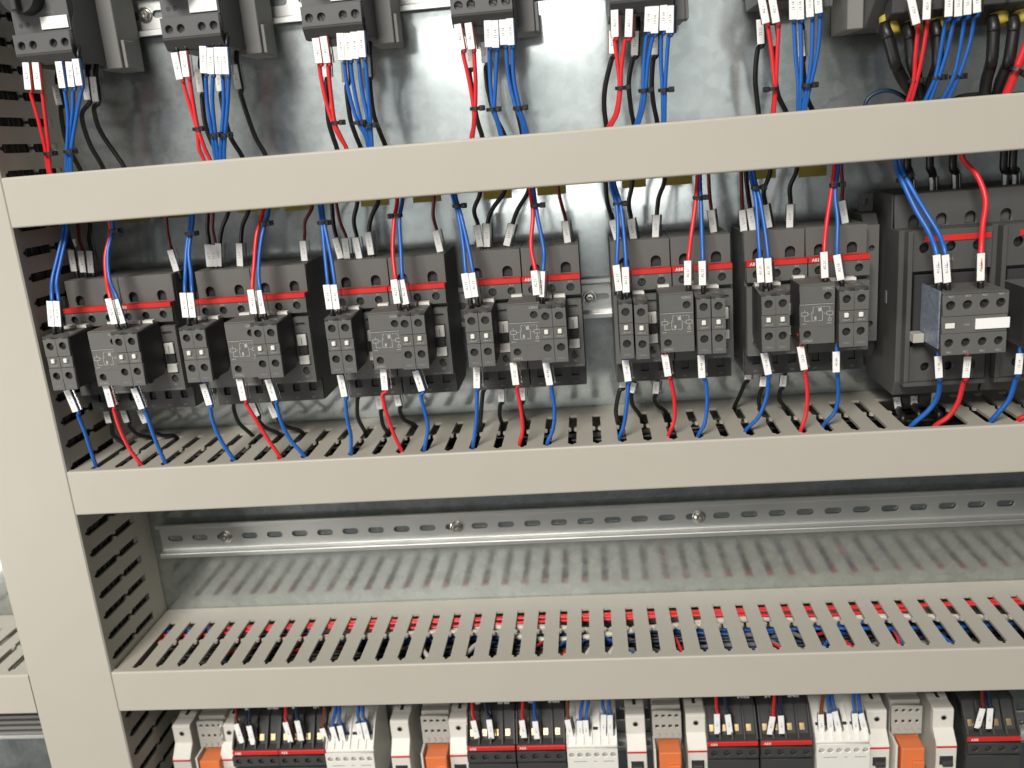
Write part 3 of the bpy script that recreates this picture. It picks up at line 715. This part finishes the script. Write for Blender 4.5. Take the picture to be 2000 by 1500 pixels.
# ---- above the contactors: wires coming out of the upper duct into the blocks
CT = [
 dict(b2=[([(124, 445), (113, 500), (102, 548)], (97, 588, 101, 638)), ([(131, 445), (120, 505), (111, 550)], (110, 588, 114, 638))],
      red=([(216, 448), (206, 500), (208, 545)], (211, 583, 224, 633)), blue=([(221, 445), (211, 492), (214, 545)], (225, 585, 240, 632)), tie=[(223, 451, 1)],
      blk=[('w_black', [(131, 440), (136, 468)], (138, 488, 145, 530)), ('w_darkred', [(152, 438), (155, 468)], (157, 490, 163, 532)), ('w_black', [(176, 436), (174, 465)], (174, 490, 178, 533)), ('w_darkred', [(325, 424), (327, 450), (333, 480)], (332, 488, 345, 530))]),
 dict(b2=[([(372, 424), (364, 490), (362, 535)], (357, 572, 363, 620)), ([(377, 424), (369, 490), (373, 535)], (371, 572, 377, 620))],
      red=([(514, 410), (501, 460), (496, 520)], (489, 566, 496, 613)), blue=([(525, 410), (512, 460), (505, 520)], (504, 567, 513, 613)), tie=[(372, 456, 1), (517, 436, 1)],
      blk=[('w_black', [(406, 416), (405, 445)], (405, 477, 410, 521)), ('w_darkred', [(416, 416), (415, 445)], (417, 478, 418, 521)), ('w_black', [(446, 412), (434, 445)], (426, 475, 427, 520)), ('w_black', [(486, 408), (474, 440)], (467, 475, 469, 520)), ('w_darkred', [(610, 402), (596, 432), (595, 455)], (591, 470, 595, 510))]),
 dict(b2=[([(624, 403), (629, 440), (635, 500)], (637, 556, 644, 604)), ([(629, 403), (634, 440), (646, 500)], (651, 556, 658, 604))],
      red=([(776, 390), (770, 430), (767, 490)], (769, 546, 776, 593)), blue=([(786, 390), (780, 430), (783, 490)], (783, 547, 793, 594)), tie=[(630, 435, 1), (776, 421, -1)],
      blk=[('w_black', [(648, 398), (651, 435)], (654, 465, 666, 505)), ('w_darkred', [(657, 398), (665, 435)], (673, 465, 678, 505)), ('w_black', [(698, 393), (691, 430)], (694, 464, 702, 505)), ('w_black', [(739, 391), (726, 422)], (718, 453, 725, 498)), ('w_darkred', [(848, 382), (846, 420)], (850, 450, 860, 492))]),
 dict(b2=[([(884, 380), (895, 420), (905, 480)], (907, 534, 915, 582)), ([(889, 380), (900, 420), (914, 480)], (921, 533, 928, 580))],
      red=([(1036, 371), (1041, 420), (1037, 480)], (1043, 529, 1048, 576)), blue=([(1042, 371), (1050, 425), (1062, 488)], (1058, 530, 1056, 580)), tie=[(894, 402, 1), (1047, 401, 1)],
      blk=[('w_black', [(938, 376), (926, 410)], (931, 440, 938, 482)), ('w_black', [(986, 372), (962, 408)], (950, 437, 951, 482)), ('w_black', [(1033, 370), (1012, 408)], (999, 437, 989, 480)), ('w_darkred', [(1090, 368), (1098, 404)], (1103, 432, 1109, 474))]),
 dict(b2=[([(1194, 360), (1204, 400), (1207, 450)], (1203, 518, 1209, 568)), ([(1200, 360), (1212, 400), (1219, 460)], (1221, 522, 1223, 571))],
      red=([(1362, 348), (1358, 400), (1350, 460)], (1343, 509, 1343, 557)), blue=([(1367, 348), (1369, 400), (1371, 460)], (1371, 510, 1372, 557)), tie=[(1208, 398, 1), (1364, 386, 1)],
      blk=[('w_black', [(1183, 360), (1187, 398)], (1195, 430, 1206, 468)), ('w_black', [(1235, 356), (1228, 396)], (1231, 428, 1238, 468)), ('w_black', [(1298, 352), (1287, 385)], (1281, 420, 1280, 466)), ('w_darkred', [(1384, 344), (1386, 380)], (1388, 410, 1394, 454))]),
 dict(b2=[([(1466, 340), (1476, 390), (1480, 440)], (1483, 504, 1486, 552)), ([(1472, 340), (1484, 390), (1494, 450)], (1499, 504, 1502, 552))],
      red=([(1630, 326), (1622, 385), (1614, 440)], (1609, 492, 1611, 543)), blue=([(1637, 326), (1631, 380), (1636, 430)], (1634, 498, 1642, 547)), tie=[(1478, 366, 1), (1631, 361, 1)],
      blk=[('w_darkred', [(1448, 340), (1449, 380)], (1449, 410, 1453, 453)), ('w_black', [(1457, 340), (1461, 378)], (1464, 407, 1471, 450)), ('w_black', [(1504, 336), (1492, 372)], (1494, 400, 1502, 445)), ('w_black', [(1556, 332), (1543, 365)], (1543, 399, 1542, 446)), ('w_darkred', [(1643, 326), (1646, 365)], (1644, 392, 1651, 436))]),
]
def drop_in(colr, r, pts, tg, ya, yb, label, group, txt, ext=8.0, zin=214.0):
    """wire coming down out of the duct above and ending in a marker at a terminal"""
    n = len(pts); P = [at(q[0], q[1], lerp(ya, yb + 2, i / n)) for i, q in enumerate(pts)]
    s = P[0].copy(); s.z = max(s.z + 6, zin); P.insert(0, s)
    a = at(tg[0], tg[1], yb); b = at(tg[2], tg[3], yb); d = (b - a).normalized(); off = Vector((0.9, 2.0, 0))
    P += [a + off, b + off, b + off + d * .8]
    w = wire(colr, r, P, [(a, b, yb)], label, group, txt)
    part('ferrule', tube([b + off + d * .5, b + off + d * ext * .5, b + off + d * ext], r + .25, 'w_black', 8, 2), w)
    return w
YC = -109
for k, S in enumerate(CT):
    o = ORD[k]; fd = f'above {o} contactor pair from vertical duct'
    for j, (pts, tg) in enumerate(S['b2']): drop_in('w_blue', 1.55, pts, tg, -84, YC, f'{["outer", "inner"][j]} one of two blue tagged wires above {o} contactor pair from vertical duct', f'twin blue wires above pair {o}', 'A1.13')
    drop_in('w_red', 1.6, *S['red'], -84, YC - 1, f'bright red tagged wire {fd}', 'red wires above the contactor pairs', 'A2.21')
    drop_in('w_blue', 1.55, *S['blue'], -84, YC, f'blue tagged wire running beside a red one {fd}', 'blue wires beside red ones', 'A2.13')
    nb = sum(1 for q in S['blk'] if q[0] == 'w_black'); nr = len(S['blk']) - nb
    cnt = {}
    for c, pts, tg in S['blk']:
        cnt[c] = cnt.get(c, -1) + 1
        nm = 'black' if c == 'w_black' else 'dark red'; n = nb if c == 'w_black' else nr
        drop_in(c, 1.75 if c == 'w_black' else 1.4, pts, tg, -62, -58, (f'{ORD[cnt[c]]} {nm} tagged wire at the back {fd}' if n > 1 else f'single {nm} tagged wire at the back {fd}'), f'{nm} wires above pair {o}', 'L1.U')
    for j, (u, v, sd) in enumerate(S['tie']):
        two = len(S['tie']) == 2 and j == 0
        tie(u, v, -90, f'small black cable tie round the {"two blue" if two else "red and blue"} wires {fd}'.replace('small ', '').replace('round the ', 'on '), 3.5, 2.8, sd)
for j, (pts, tg) in enumerate([([(1750, 322), (1766, 362), (1790, 412), (1815, 455)], (1829, 498, 1833, 552)), ([(1758, 322), (1776, 360), (1810, 418), (1834, 458)], (1846, 498, 1850, 552))]):
    drop_in('w_blue', 1.9, pts, tg, -84, -122, f'{["outer", "inner"][j]} one of two blue tagged wires curving into the large contactor block', 'twin blue wires at the large contactor', 'A1.13')
drop_in('w_red', 2.0, [(1880, 308), (1908, 342), (1925, 390), (1919, 445)], (1916, 495, 1915, 548), -84, -122, 'red tagged wire curving down to the large contactor block', None, 'A2.21')
tie(1763, 348, -88, 'small black cable tie on the two blue wires at the large contactor', 4.2, 3.2, 1, -0.4)
for j, tg in enumerate([(1778, 352, 1780, 378), (1822, 346, 1823, 376), (1867, 340, 1868, 372), (1966, 336, 1965, 366), (1984, 334, 1984, 364)]):
    drop_in('w_black', 3.0, [(tg[0] - 6, 322), (tg[0] - 2, 334)], tg, -60, -58, f'{ORD[j]} black tagged wire from vertical duct entering the top of the large contactors', 'black wires above the large contactors', 'L1')

# ---- below the contactors: wires dropping into the slotted duct
CB = [
 dict(w=[('w_blue', (130, 762, 148, 804), [(153, 812), (165, 842), (176, 876), (187, 908)]), ('w_red', (206, 752, 218, 795), [(223, 802), (236, 842), (255, 880), (276, 908)]), ('w_blue', (261, 758, 277, 799), [(285, 806), (300, 850), (312, 880), (323, 904)])],
      k=[((206, 800, 213, 826), [(222, 850), (246, 870)]), ((239, 800, 248, 825), [(254, 834), (272, 850), (296, 856)]), ((272, 800, 284, 826), [(292, 836), (315, 850), (342, 852)])]),
 dict(w=[('w_blue', (396, 750, 409, 791), [(411, 798), (418, 830), (435, 866), (457, 898)]), ('w_red', (467, 740, 476, 782), [(482, 790), (501, 822), (526, 862), (548, 894)]), ('w_blue', (523, 741, 536, 782), [(540, 790), (550, 826), (568, 860), (594, 890)])],
      k=[((449, 770, 452, 788), [(457, 800), (467, 826), (492, 850)]), ((491, 786, 502, 813), [(506, 822), (520, 836), (546, 848)]), ((525, 786, 538, 816), [(548, 824), (562, 834), (590, 844)])]),
 dict(w=[('w_blue', (664, 732, 673, 775), [(675, 782), (678, 818), (685, 850), (686, 886)]), ('w_red', (748, 720, 752, 762), [(747, 772), (756, 812), (770, 850), (784, 880)]), ('w_blue', (811, 724, 824, 764), [(822, 772), (829, 802), (836, 835), (829, 878)])],
      k=[((696, 742, 697, 772), [(698, 782), (699, 815), (712, 842)]), ((738, 772, 742, 799), [(744, 806), (748, 830), (756, 844)]), ((774, 770, 779, 793), [(781, 802), (790, 820), (812, 832)])]),
 dict(w=[('w_blue', (931, 717, 931, 758), [(932, 766), (931, 812), (927, 850), (924, 872)]), ('w_red', (1002, 708, 1008, 752), [(1010, 760), (1016, 792), (1021, 838), (1015, 866)]), ('w_blue', (1066, 708, 1074, 752), [(1077, 760), (1083, 800), (1080, 838), (1069, 866)])],
      k=[((942, 729, 943, 760), [(943, 768), (940, 800), (938, 836)]), ((979, 760, 979, 785), [(977, 792), (976, 812), (980, 826)]), ((1020, 757, 1020, 782), [(1018, 792), (1020, 806), (1026, 822)])]),
 dict(w=[('w_blue', (1221, 703, 1227, 745), [(1228, 752), (1223, 800), (1218, 832), (1210, 854)]), ('w_red', (1298, 692, 1305, 735), [(1310, 742), (1317, 782), (1317, 820), (1306, 849)]), ('w_blue', (1369, 694, 1371, 738), [(1379, 746), (1381, 790), (1376, 828), (1364, 850)])],
      k=[((1216, 719, 1216, 757), [(1210, 764), (1203, 800), (1206, 824)]), ((1237, 747, 1232, 767), [(1233, 776), (1236, 792), (1250, 812)]), ((1282, 745, 1280, 769), [(1278, 778), (1284, 792), (1302, 806)])]),
 dict(w=[('w_blue', (1492, 689, 1501, 732), [(1501, 740), (1497, 776), (1481, 815), (1457, 840)]), ('w_red', (1563, 677, 1571, 722), [(1573, 730), (1577, 770), (1574, 810), (1564, 840)]), ('w_blue', (1633, 687, 1633, 727), [(1636, 736), (1637, 772), (1630, 805), (1609, 830)])],
      k=[((1463, 704, 1460, 741), [(1454, 750), (1446, 770), (1434, 796)]), ((1491, 735, 1489, 755), [(1486, 764), (1482, 782), (1484, 800)]), ((1531, 733, 1528, 755), [(1524, 764), (1523, 782), (1536, 800)])]),
]
TXT = {0: '13.14', 1: '21.22', 2: '43.44'}
def fall(colr, r, tg, pts, y0, label, group, txt, zt=10.0, push=1.2, lim=(-100.5, -28)):
    a = at(tg[0], tg[1], y0); b = at(tg[2], tg[3], y0); d = (a - b).normalized(); off = Vector((push, 2.0, 0))
    e = atz(*pts[-1], 0.0); e.y = max(lim[0], min(lim[1], e.y)); e = at(*pts[-1], e.y)
    P = [a + d * zt + off, a + off, b + off]
    n = len(pts)
    for i, q in enumerate(pts[:-1]): P.append(at(q[0], q[1], lerp(y0 + 2, e.y, (i + 1) / n)))
    P.append(e); P.append(e + Vector(((e - P[-2]).x * 0.3, 5, -13)))
    return wire(colr, r, P, [(a, b, y0)], label, group, txt)
for k, S in enumerate(CB):
    o = ORD[k]
    for j, (c, tg, pts) in enumerate(S['w']):
        lab = [f'blue tagged wire falling below blocks nearest the vertical duct, {o} contactor pair', f'red tagged wire falling into the duct below the {o} contactor pair from vertical duct', f'blue tagged wire falling past the interlock side, {o} contactor pair from vertical duct'][j]
        fall(c, 1.6, tg, pts, -108, lab, 'control wires below the contactors', TXT[j])
    for j, (tg, pts) in enumerate(S['k']):
        fall('w_black', 1.8, tg, pts, -55, f'{ORD[j]} black tagged wire low behind the {o} contactor pair, counted from vertical duct', f'black wires below pair {o}', '2T.U', 8.0)
fall('w_blue', 1.9, (1832, 696, 1834, 738), [(1835, 746), (1832, 772), (1815, 800), (1780, 832)], -122, 'blue tagged wire falling from the large contactor block into the duct gap', None, '13.14')
fall('w_red', 1.9, (1890, 696, 1886, 738), [(1882, 746), (1871, 786), (1852, 814), (1824, 834)], -122, 'red tagged wire falling from the large contactor block into the duct gap', None, '21.22')
fall('w_blue', 1.9, (1992, 690, 1988, 731), [(1984, 740), (1971, 780), (1950, 806), (1934, 826)], -122, 'blue tagged wire falling past the second large contactor', None, '13.14')
fall('w_red', 1.9, (2020, 740, 2016, 780), [(2010, 800), (2004, 812), (1990, 820)], -110, 'orange red wire end entering the duct past the second large contactor', None, '21.22')
for tg in ((1751, 775, 1754, 797), (1785, 773, 1785, 790), (1826, 766, 1824, 790)):
    fall('w_black', 2.6, tg, [(tg[2] + 2, tg[3] + 8), (tg[2] + 10, tg[3] + 20)], -60, 'one of three black tagged wires under the large contactor', 'black wires under the large contactor', '2T')

# ---- wires lying inside the ducts
def lying(colr, r, x0, x1, y, z, label, group, wob=3.0, step=45.0):
    pts = []; x = x0
    ph = random.uniform(0, 6)
    while x < x1:
        pts.append((x, y + wob * math.sin(x * .021 + ph) + random.uniform(-.5, .5) * wob, z + .35 * wob * math.sin(x * .033 + ph * 2)))
        x += step
    pts.append((x1, y, z))
    w = part('wire', tube(pts, r, colr, 7, 4)); tag(w, label, 'wire', group)
Z3 = -188.65
for c, r, x0, x1, y, z, wob in [
    ('w_red', 1.7, 60, 850, -31.5, Z3 - 5, 1.2), ('w_red', 1.7, 40, 850, -35.5, Z3 - 4.8, 1.5), ('w_red', 1.7, -10, 690, -40, Z3 - 6, 2.5), ('w_red', 1.7, -10, 160, -53, Z3 - 7, 3.0),
    ('w_blue', 1.7, -10, 120, -33, Z3 - 6, 2.0), ('w_blue', 1.7, -10, 150, -38, Z3 - 8, 2.0), ('w_blue', 1.7, 150, 850, -54, Z3 - 13, 5.0), ('w_blue', 1.7, 220, 850, -49, Z3 - 15, 5.0),
    ('w_white', 3.2, 150, 860, -46, Z3 - 9.5, 5.0), ('w_white', 2.8, 230, 520, -56, Z3 - 8, 7.0), ('w_grey', 2.6, 120, 860, -72, Z3 - 19, 6.0), ('w_navy', 1.8, -10, 860, -78, Z3 - 17, 6.0), ('w_navy', 1.8, 60, 860, -66, Z3 - 16, 5.0),
    ('w_navy', 1.8, 100, 860, -90, Z3 - 18, 5.0), ('w_black', 2.0, -10, 860, -60, Z3 - 17, 4.0), ('w_black', 2.0, -10, 860, -84, Z3 - 21, 5.0), ('w_black', 2.4, -10, 860, -70, Z3 - 26, 4.0), ('w_black', 2.4, -10, 860, -96, Z3 - 24, 3.0),
    ('w_black', 2.4, -10, 860, -44, Z3 - 20, 3.0), ('w_black', 2.4, -10, 860, -30, Z3 - 19, 2.0), ('w_darkred', 1.6, 20, 860, -95, Z3 - 14, 4.0), ('w_black', 2.4, -10, 860, -52, Z3 - 25, 3.0), ('w_black', 2.2, -10, 860, -78, Z3 - 30, 3.0),
    ('w_black', 2.2, -10, 860, -90, Z3 - 30, 3.0), ('w_black', 2.2, -10, 860, -102, Z3 - 29, 2.0), ('w_black', 2.2, -10, 860, -38, Z3 - 27, 2.0), ('w_black', 2.2, -10, 860, -62, Z3 - 32, 2.0)]:
    lying(c, r, x0, x1, y, z, f'one of the {NAMES[c]} wires lying inside the duct below the empty rail', f'{NAMES[c]} wires inside the lower duct', wob)
# loops that rise and fall across the front half of the slots
for c, r, xs in [('w_red', 1.5, (68, 128, 168, 352, 366, 384, 480, 559, 618, 655, 662)), ('w_blue', 1.5, (186, 312, 346, 372, 392, 432, 604, 664, 700)), ('w_white', 2.3, (258, 296, 404, 424)), ('w_grey', 2.0, (330, 412, 560, 590))]:
    for i, x in enumerate(xs):
        dx = random.uniform(-26, 26)
        w = part('wire', tube([(x - dx * 1.5, -52, Z3 - 22), (x - dx * .6, -66, Z3 - 10), (x, -86, Z3 - 6.5), (x + dx * .5, -99, Z3 - 9), (x + dx, -104, Z3 - 24)], r, c, 7, 5))
        tag(w, f'one of the short {NAMES[c]} wire loops inside the duct below the empty rail', 'wire', f'{NAMES[c]} wire loops in the lower duct')
for i, (y, z) in enumerate([(-30, -14), (-40, -20), (-50, -15), (-60, -22), (-70, -16), (-80, -21), (-90, -15), (-100, -20), (-35, -28), (-55, -30), (-75, -30), (-95, -29), (-45, -27), (-65, -28), (-85, -27)]):
    lying('w_black', 3.0, -14, 860, y, z, 'one of the black wires lying inside the duct below the contactors', 'black wires inside the middle duct', 2.5)
for i in range(14):
    x = -34 - 4.2 * i; y = -34 - (i * 37) % 62
    w = part('wire', tube([(x + random.uniform(-2, 2), y + random.uniform(-3, 3), z) for z in range(-540, 621, 80)], 3.0, 'w_black', 7, 3))
    tag(w, 'one of the added black wires screening light inside the wide vertical duct', 'wire', 'wires inside the vertical duct')
for i in range(12):  # added curtain of wires, keeps light from showing through the slots
    w = part('wire', tube([(-26.5 + random.uniform(-1, 1), -29 - 6.6 * i + random.uniform(-1.2, 1.2), z) for z in range(-540, 621, 80)], 3.6, 'w_black', 7, 3))
    tag(w, 'one of the added black wires screening light inside the wide vertical duct', 'wire', 'wires inside the vertical duct')
for c, y, x0, x1 in (('w_blue', -88, 590, 860), ('w_brown', -84, 560, 700), ('w_blue', -96, 600, 700)):
    lying(c, 1.6, x0, x1, y, -11, f'{NAMES[c]} wire lying near the top inside the duct below the contactors', 'coloured wires inside the middle duct', 3)

# ================================================================== bottom row
def breaker(x, label):
    t = thing('circuit_breaker', label, 'breaker', (x, 0, -282), 'white circuit breakers')
    W = 17.6
    pr = ((-12, -70), (-12, 2), (-40, 2), (-46, 0), (-58, 0), (-60, -1.5), (-60, -19), (-70, -30), (-70, -70))
    part('housing', prism_x(pr, 0, W, 'cream', 0.5), t)
    part('terminal_screw', cyl_y(2.9, -60.3, -60.05, 'socket', 16), t, (W / 2, 0, -8.6))
    part('terminal_screw', cyl_y(2.0, -60.45, -60.31, 'dscrew', 16), t, (W / 2, 0, -8.8))
    part('entry_hole', box(5.6, 12, -38, -22, 2.0, 2.2, 'near_black'), t)
    part('entry_hole', box(7.4, 10.2, -46, -38.1, 2.0, 2.35, 'near_black'), t)
    part('stripe', box(0.1, W - .1, -70.5, -69, -32.4, -30.8, 'red'), t)
    part('handle_slot', box(3, W - 3, -70.2, -70.02, -50, -41, 'near_black'), t)
    part('handle', box(4.5, W - 4.5, -75, -70.3, -49, -44, 'dark', .5), t)
    return t
BX = [-4.4, 43.0, 210.0, 266.0, 430.8, 485.6, 646.0, 703.8]
for k, x in enumerate(BX):
    breaker(x, f'white circuit breaker with thin red line, {ORD[k]} along the lowest row from vertical duct')
def relay(x, k):
    t = thing('relay_socket', f'grey relay socket with four terminals, {ORD[k]} along the lowest row from vertical duct', 'relay socket', (x, 0, -276), 'relay sockets')
    W = 26.0
    part('housing', prism_x(((-12, -70), (-12, 6), (-40, 6), (-46, 0), (-54, 0), (-54, -70)), 0, W, 'socket', 0.5), t)
    hs = tuple(('r', 2.4 + 6 * i, 10.5, 5.6 + 6 * i, 14.5) for i in range(4)) + tuple(('c', 4 + 6 * i, 23.5, 2.0, 12) for i in range(4))
    part('terminal_plate', plate(W, 28, 4, hs, 'socket'), t, (0, -60, -30.6))
    for i in range(4):
        part('screw', cyl_y(1.7, -57, -56.4, 'dscrew', 12), t, (4 + 6 * i, 0, -7.2))
        part('contact', box(2.8 + 6 * i, 5.2 + 6 * i, -57.2, -56.2, -19.7, -16.5, 'near_black'), t)
        part('screw_boss', cyl_y(2.3, -61, -60.05, 'socket', 12), t, (4 + 6 * i, 0, -27))
    r = thing('relay', f'translucent orange relay plugged into the {ORD[k]} relay socket from vertical duct', 'relay', (x, 0, -310), 'orange relays')
    part('case', box(4, W - 2, -76, -56, -45, 0, 'orange', 1.2, 2), r)
    part('flag', box(13, W - 3, -79, -76.2, -26, -12, 'orange', 0.6), r)
    part('retaining_clip', box(-.5, 1.4, -74, -54.2, -45, 2, 'cream', 0.3), r)
for k, x in enumerate((21.0, 239.8, 455.3, 668.0)): relay(x, k)
def mini(x, k):
    t = thing('mini_contactor', f'small black contactor with red stripe, {ORD[k]} along the lowest row from vertical duct', 'contactor', (x, 0, -306), 'small contactors in the lowest row')
    W = 45.4
    part('housing', prism_x(((-12, -50), (-12, 30), (-38, 30), (-50, 26), (-62, 4), (-70, 2), (-70, -50)), 0, W, 'dark', 0.5), t)
    st = part('stripe', box(.2, W - .2, -71.2, -66, -2, 2, 'red', .3), t)
    part('lettering', text('ABB', 3.6, 'paper'), st, (6, -71.4, 0))
    part('terminal_plate', plate(W - .4, 10, 3, tuple(('c', 5.8 + 11.2 * i, 5, 3.0) for i in range(4)), 'dark'), t, (.2, -73, -13))
    part('lower_plate', plate(W - .4, 30, 2, (), 'dark'), t, (.2, -72.2, -46))
    for i in range(5):
        part('barrier', prism_x(((-40, 29), (-52, 27), (-69, 3.4), (-60, 2), (-40, 20)), 0, 1.4, 'dark', 0), t, ((W - 1.4) / 4 * i, -1.2, 0.6))
    for i in range(4):
        part('terminal', prism_x(((-58, 12.6), (-61, 7.6), (-60, 6.8), (-57, 11.8)), 3.4, 7.6, 'brass', 0), t, ((W - 1.4) / 4 * i, -1.5, 0))
    for i in (1, 3): part('marker_tab', box(11 * i - 3, 11 * i + 3, -42, -38.4, 30.2, 35, 'white', .3), t)
    return t
MX = [56.6, 102.1, 282.6, 329.2, 503.2, 550.6, 729.5]
for k, x in enumerate(MX): mini(x, k)
def wblock(x, k):
    t = thing('terminal_module', f'white six-way terminal module, {ORD[k]} along the lowest row from vertical duct', 'terminal block', (x, 0, -306), 'white terminal modules')
    W = 46.5
    part('housing', prism_x(((-12, -50), (-12, 26), (-36, 26), (-44, 22), (-56, 14), (-70, 1), (-70, -50)), 0, W, 'white', 0.5), t)
    part('front_plate', plate(W - .4, 30, 3, tuple(('c', 4.2 + 7.6 * i, 24, 2.7, 14) for i in range(6)), 'white'), t, (.2, -73.2, -31))
    for i in range(6): part('screw', cyl_y(2.4, -71.2, -70.2, 'socket', 12), t, (4.4 + 7.6 * i, 0, -6.8))
    for i in range(7): part('rib', prism_x(((-44, 22.4), (-56, 14.6), (-70, 1.6), (-70, 3.4), (-56, 17), (-44, 24.6)), 0, 1.1, 'white', 0), t, (.1 + (W - 1.3) / 6 * i, -.3, 0))
    for i in range(6): part('entry', box(2.0 + 7.6 * i, 6.6 + 7.6 * i, -60.2, -58.0, 9.2, 12.0, 'near_black'), t)
    for a, b in ((6, 18), (24, 27), (33, 43)): part('print_line', box(a, b, -73.4, -73.25, -14, -13.4, 'printdim'), t)
for k, x in enumerate((147.8, 375.6, 599.2)): wblock(x, k)

LOW = [  # (colour, marker px, start px, owner)
 ('w_darkred', (461, 1414, 473, 1451), (462, 1386), 0), ('w_navy', (486, 1418, 495, 1454), (488, 1384), 0),
 ('w_red', (557, 1411, 568, 1449), (558, 1382), 1), ('w_navy', (580, 1408, 589, 1446), (578, 1380), 1),
 ('w_red', (924, 1408, 932, 1442), (922, 1372), 2), ('w_navy', (955, 1406, 960, 1442), (948, 1372), 2),
 ('w_red', (1019, 1407, 1024, 1441), (1021, 1369), 3), ('w_blue', (1045, 1409, 1049, 1443), (1043, 1368), 3),
 ('w_red', (1400, 1395, 1401, 1433), (1399, 1358), 4), ('w_navy', (1421, 1396, 1426, 1434), (1416, 1357), 4),
 ('w_red', (1509, 1400, 1503, 1434), (1513, 1355), 5), ('w_navy', (1525, 1398, 1527, 1433), (1523, 1354), 5),
 ('w_darkred', (1919, 1384, 1908, 1422), (1919, 1348), 6), ('w_navy', (1934, 1384, 1931, 1423), (1932, 1347), 6)]
for c, tg, s, m in LOW:
    drop_in(c, 1.6, [s, (lerp(s[0], tg[0], .6), lerp(s[1], tg[1], .6))], tg, -72, -66, f'{NAMES[c]} tagged wire entering the {ORD[m]} small contactor of the lowest row from vertical duct', 'wires into the small contactors', 'A1.1', 4.0, -222.0)
LOWW = [('w_brown', (629, 1423, 640, 1456), (634, 1380), 0), ('w_blue', (648, 1420, 659, 1456), (656, 1379), 0), ('w_blue', (663, 1418, 672, 1453), (663, 1379), 0), ('w_blue', (699, 1413, 706, 1446), (700, 1377), 0), ('w_blue', (710, 1411, 719, 1446), (708, 1377), 0),
        ('w_brown', (1108, 1406, 1116, 1444), (1109, 1367), 1), ('w_blue', (1132, 1408, 1133, 1443), (1137, 1366), 1), ('w_blue', (1143, 1407, 1146, 1443), (1149, 1366), 1), ('w_blue', (1179, 1396, 1178, 1440), (1176, 1365), 1), ('w_blue', (1191, 1397, 1192, 1440), (1189, 1365), 1),
        ('w_brown', (1603, 1396, 1605, 1436), (1608, 1352), 2), ('w_blue', (1620, 1394, 1623, 1436), (1617, 1352), 2), ('w_blue', (1630, 1390, 1640, 1434), (1624, 1352), 2), ('w_blue', (1669, 1394, 1673, 1436), (1667, 1350), 2), ('w_blue', (1681, 1394, 1691, 1435), (1677, 1350), 2)]
nblue = {}
for c, tg, s, m in LOWW:
    nblue[m] = nblue.get(m, -1) + (c == 'w_blue') + (m not in nblue) * 0
    lab = f'brown tagged wire entering the {ORD[m]} white terminal module from vertical duct' if c == 'w_brown' else f'{ORD[nblue[m]]} blue wire from the brown one, entering {ORD[m]} white terminal module from vertical duct'
    drop_in(c, 1.7, [s, (lerp(s[0], tg[0], .6), lerp(s[1], tg[1], .6))], tg, -72, -64, lab, f'wires into white module {ORD[m]}', '0V.1', 5.0, -222.0)

# tags of the rear wires, just showing below the lowest duct
for j, (u, v) in enumerate([(483, 1388), (527, 1385), (538, 1385), (575, 1384), (617, 1386), (933, 1383), (977, 1376), (989, 1375), (1036, 1377), (1076, 1375), (1087, 1376), (1445, 1368), (1457, 1368), (1498, 1366), (1543, 1365), (1554, 1365)]):
    tgt = ('small contactors nearest the vertical duct', 'small contactors beside the second white module', 'small contactors beside the third white module')[0 if j < 5 else (1 if j < 11 else 2)]
    drop_in('w_black', 1.6, [(u - 1, v - 34), (u - 1, v - 28)], (u, v - 22, u + 1, v + 9), -46, -43, f'black tagged wire peeking below the duct behind {tgt}', 'rear wires in the lowest row', 'L1', 3.0, -216.0)
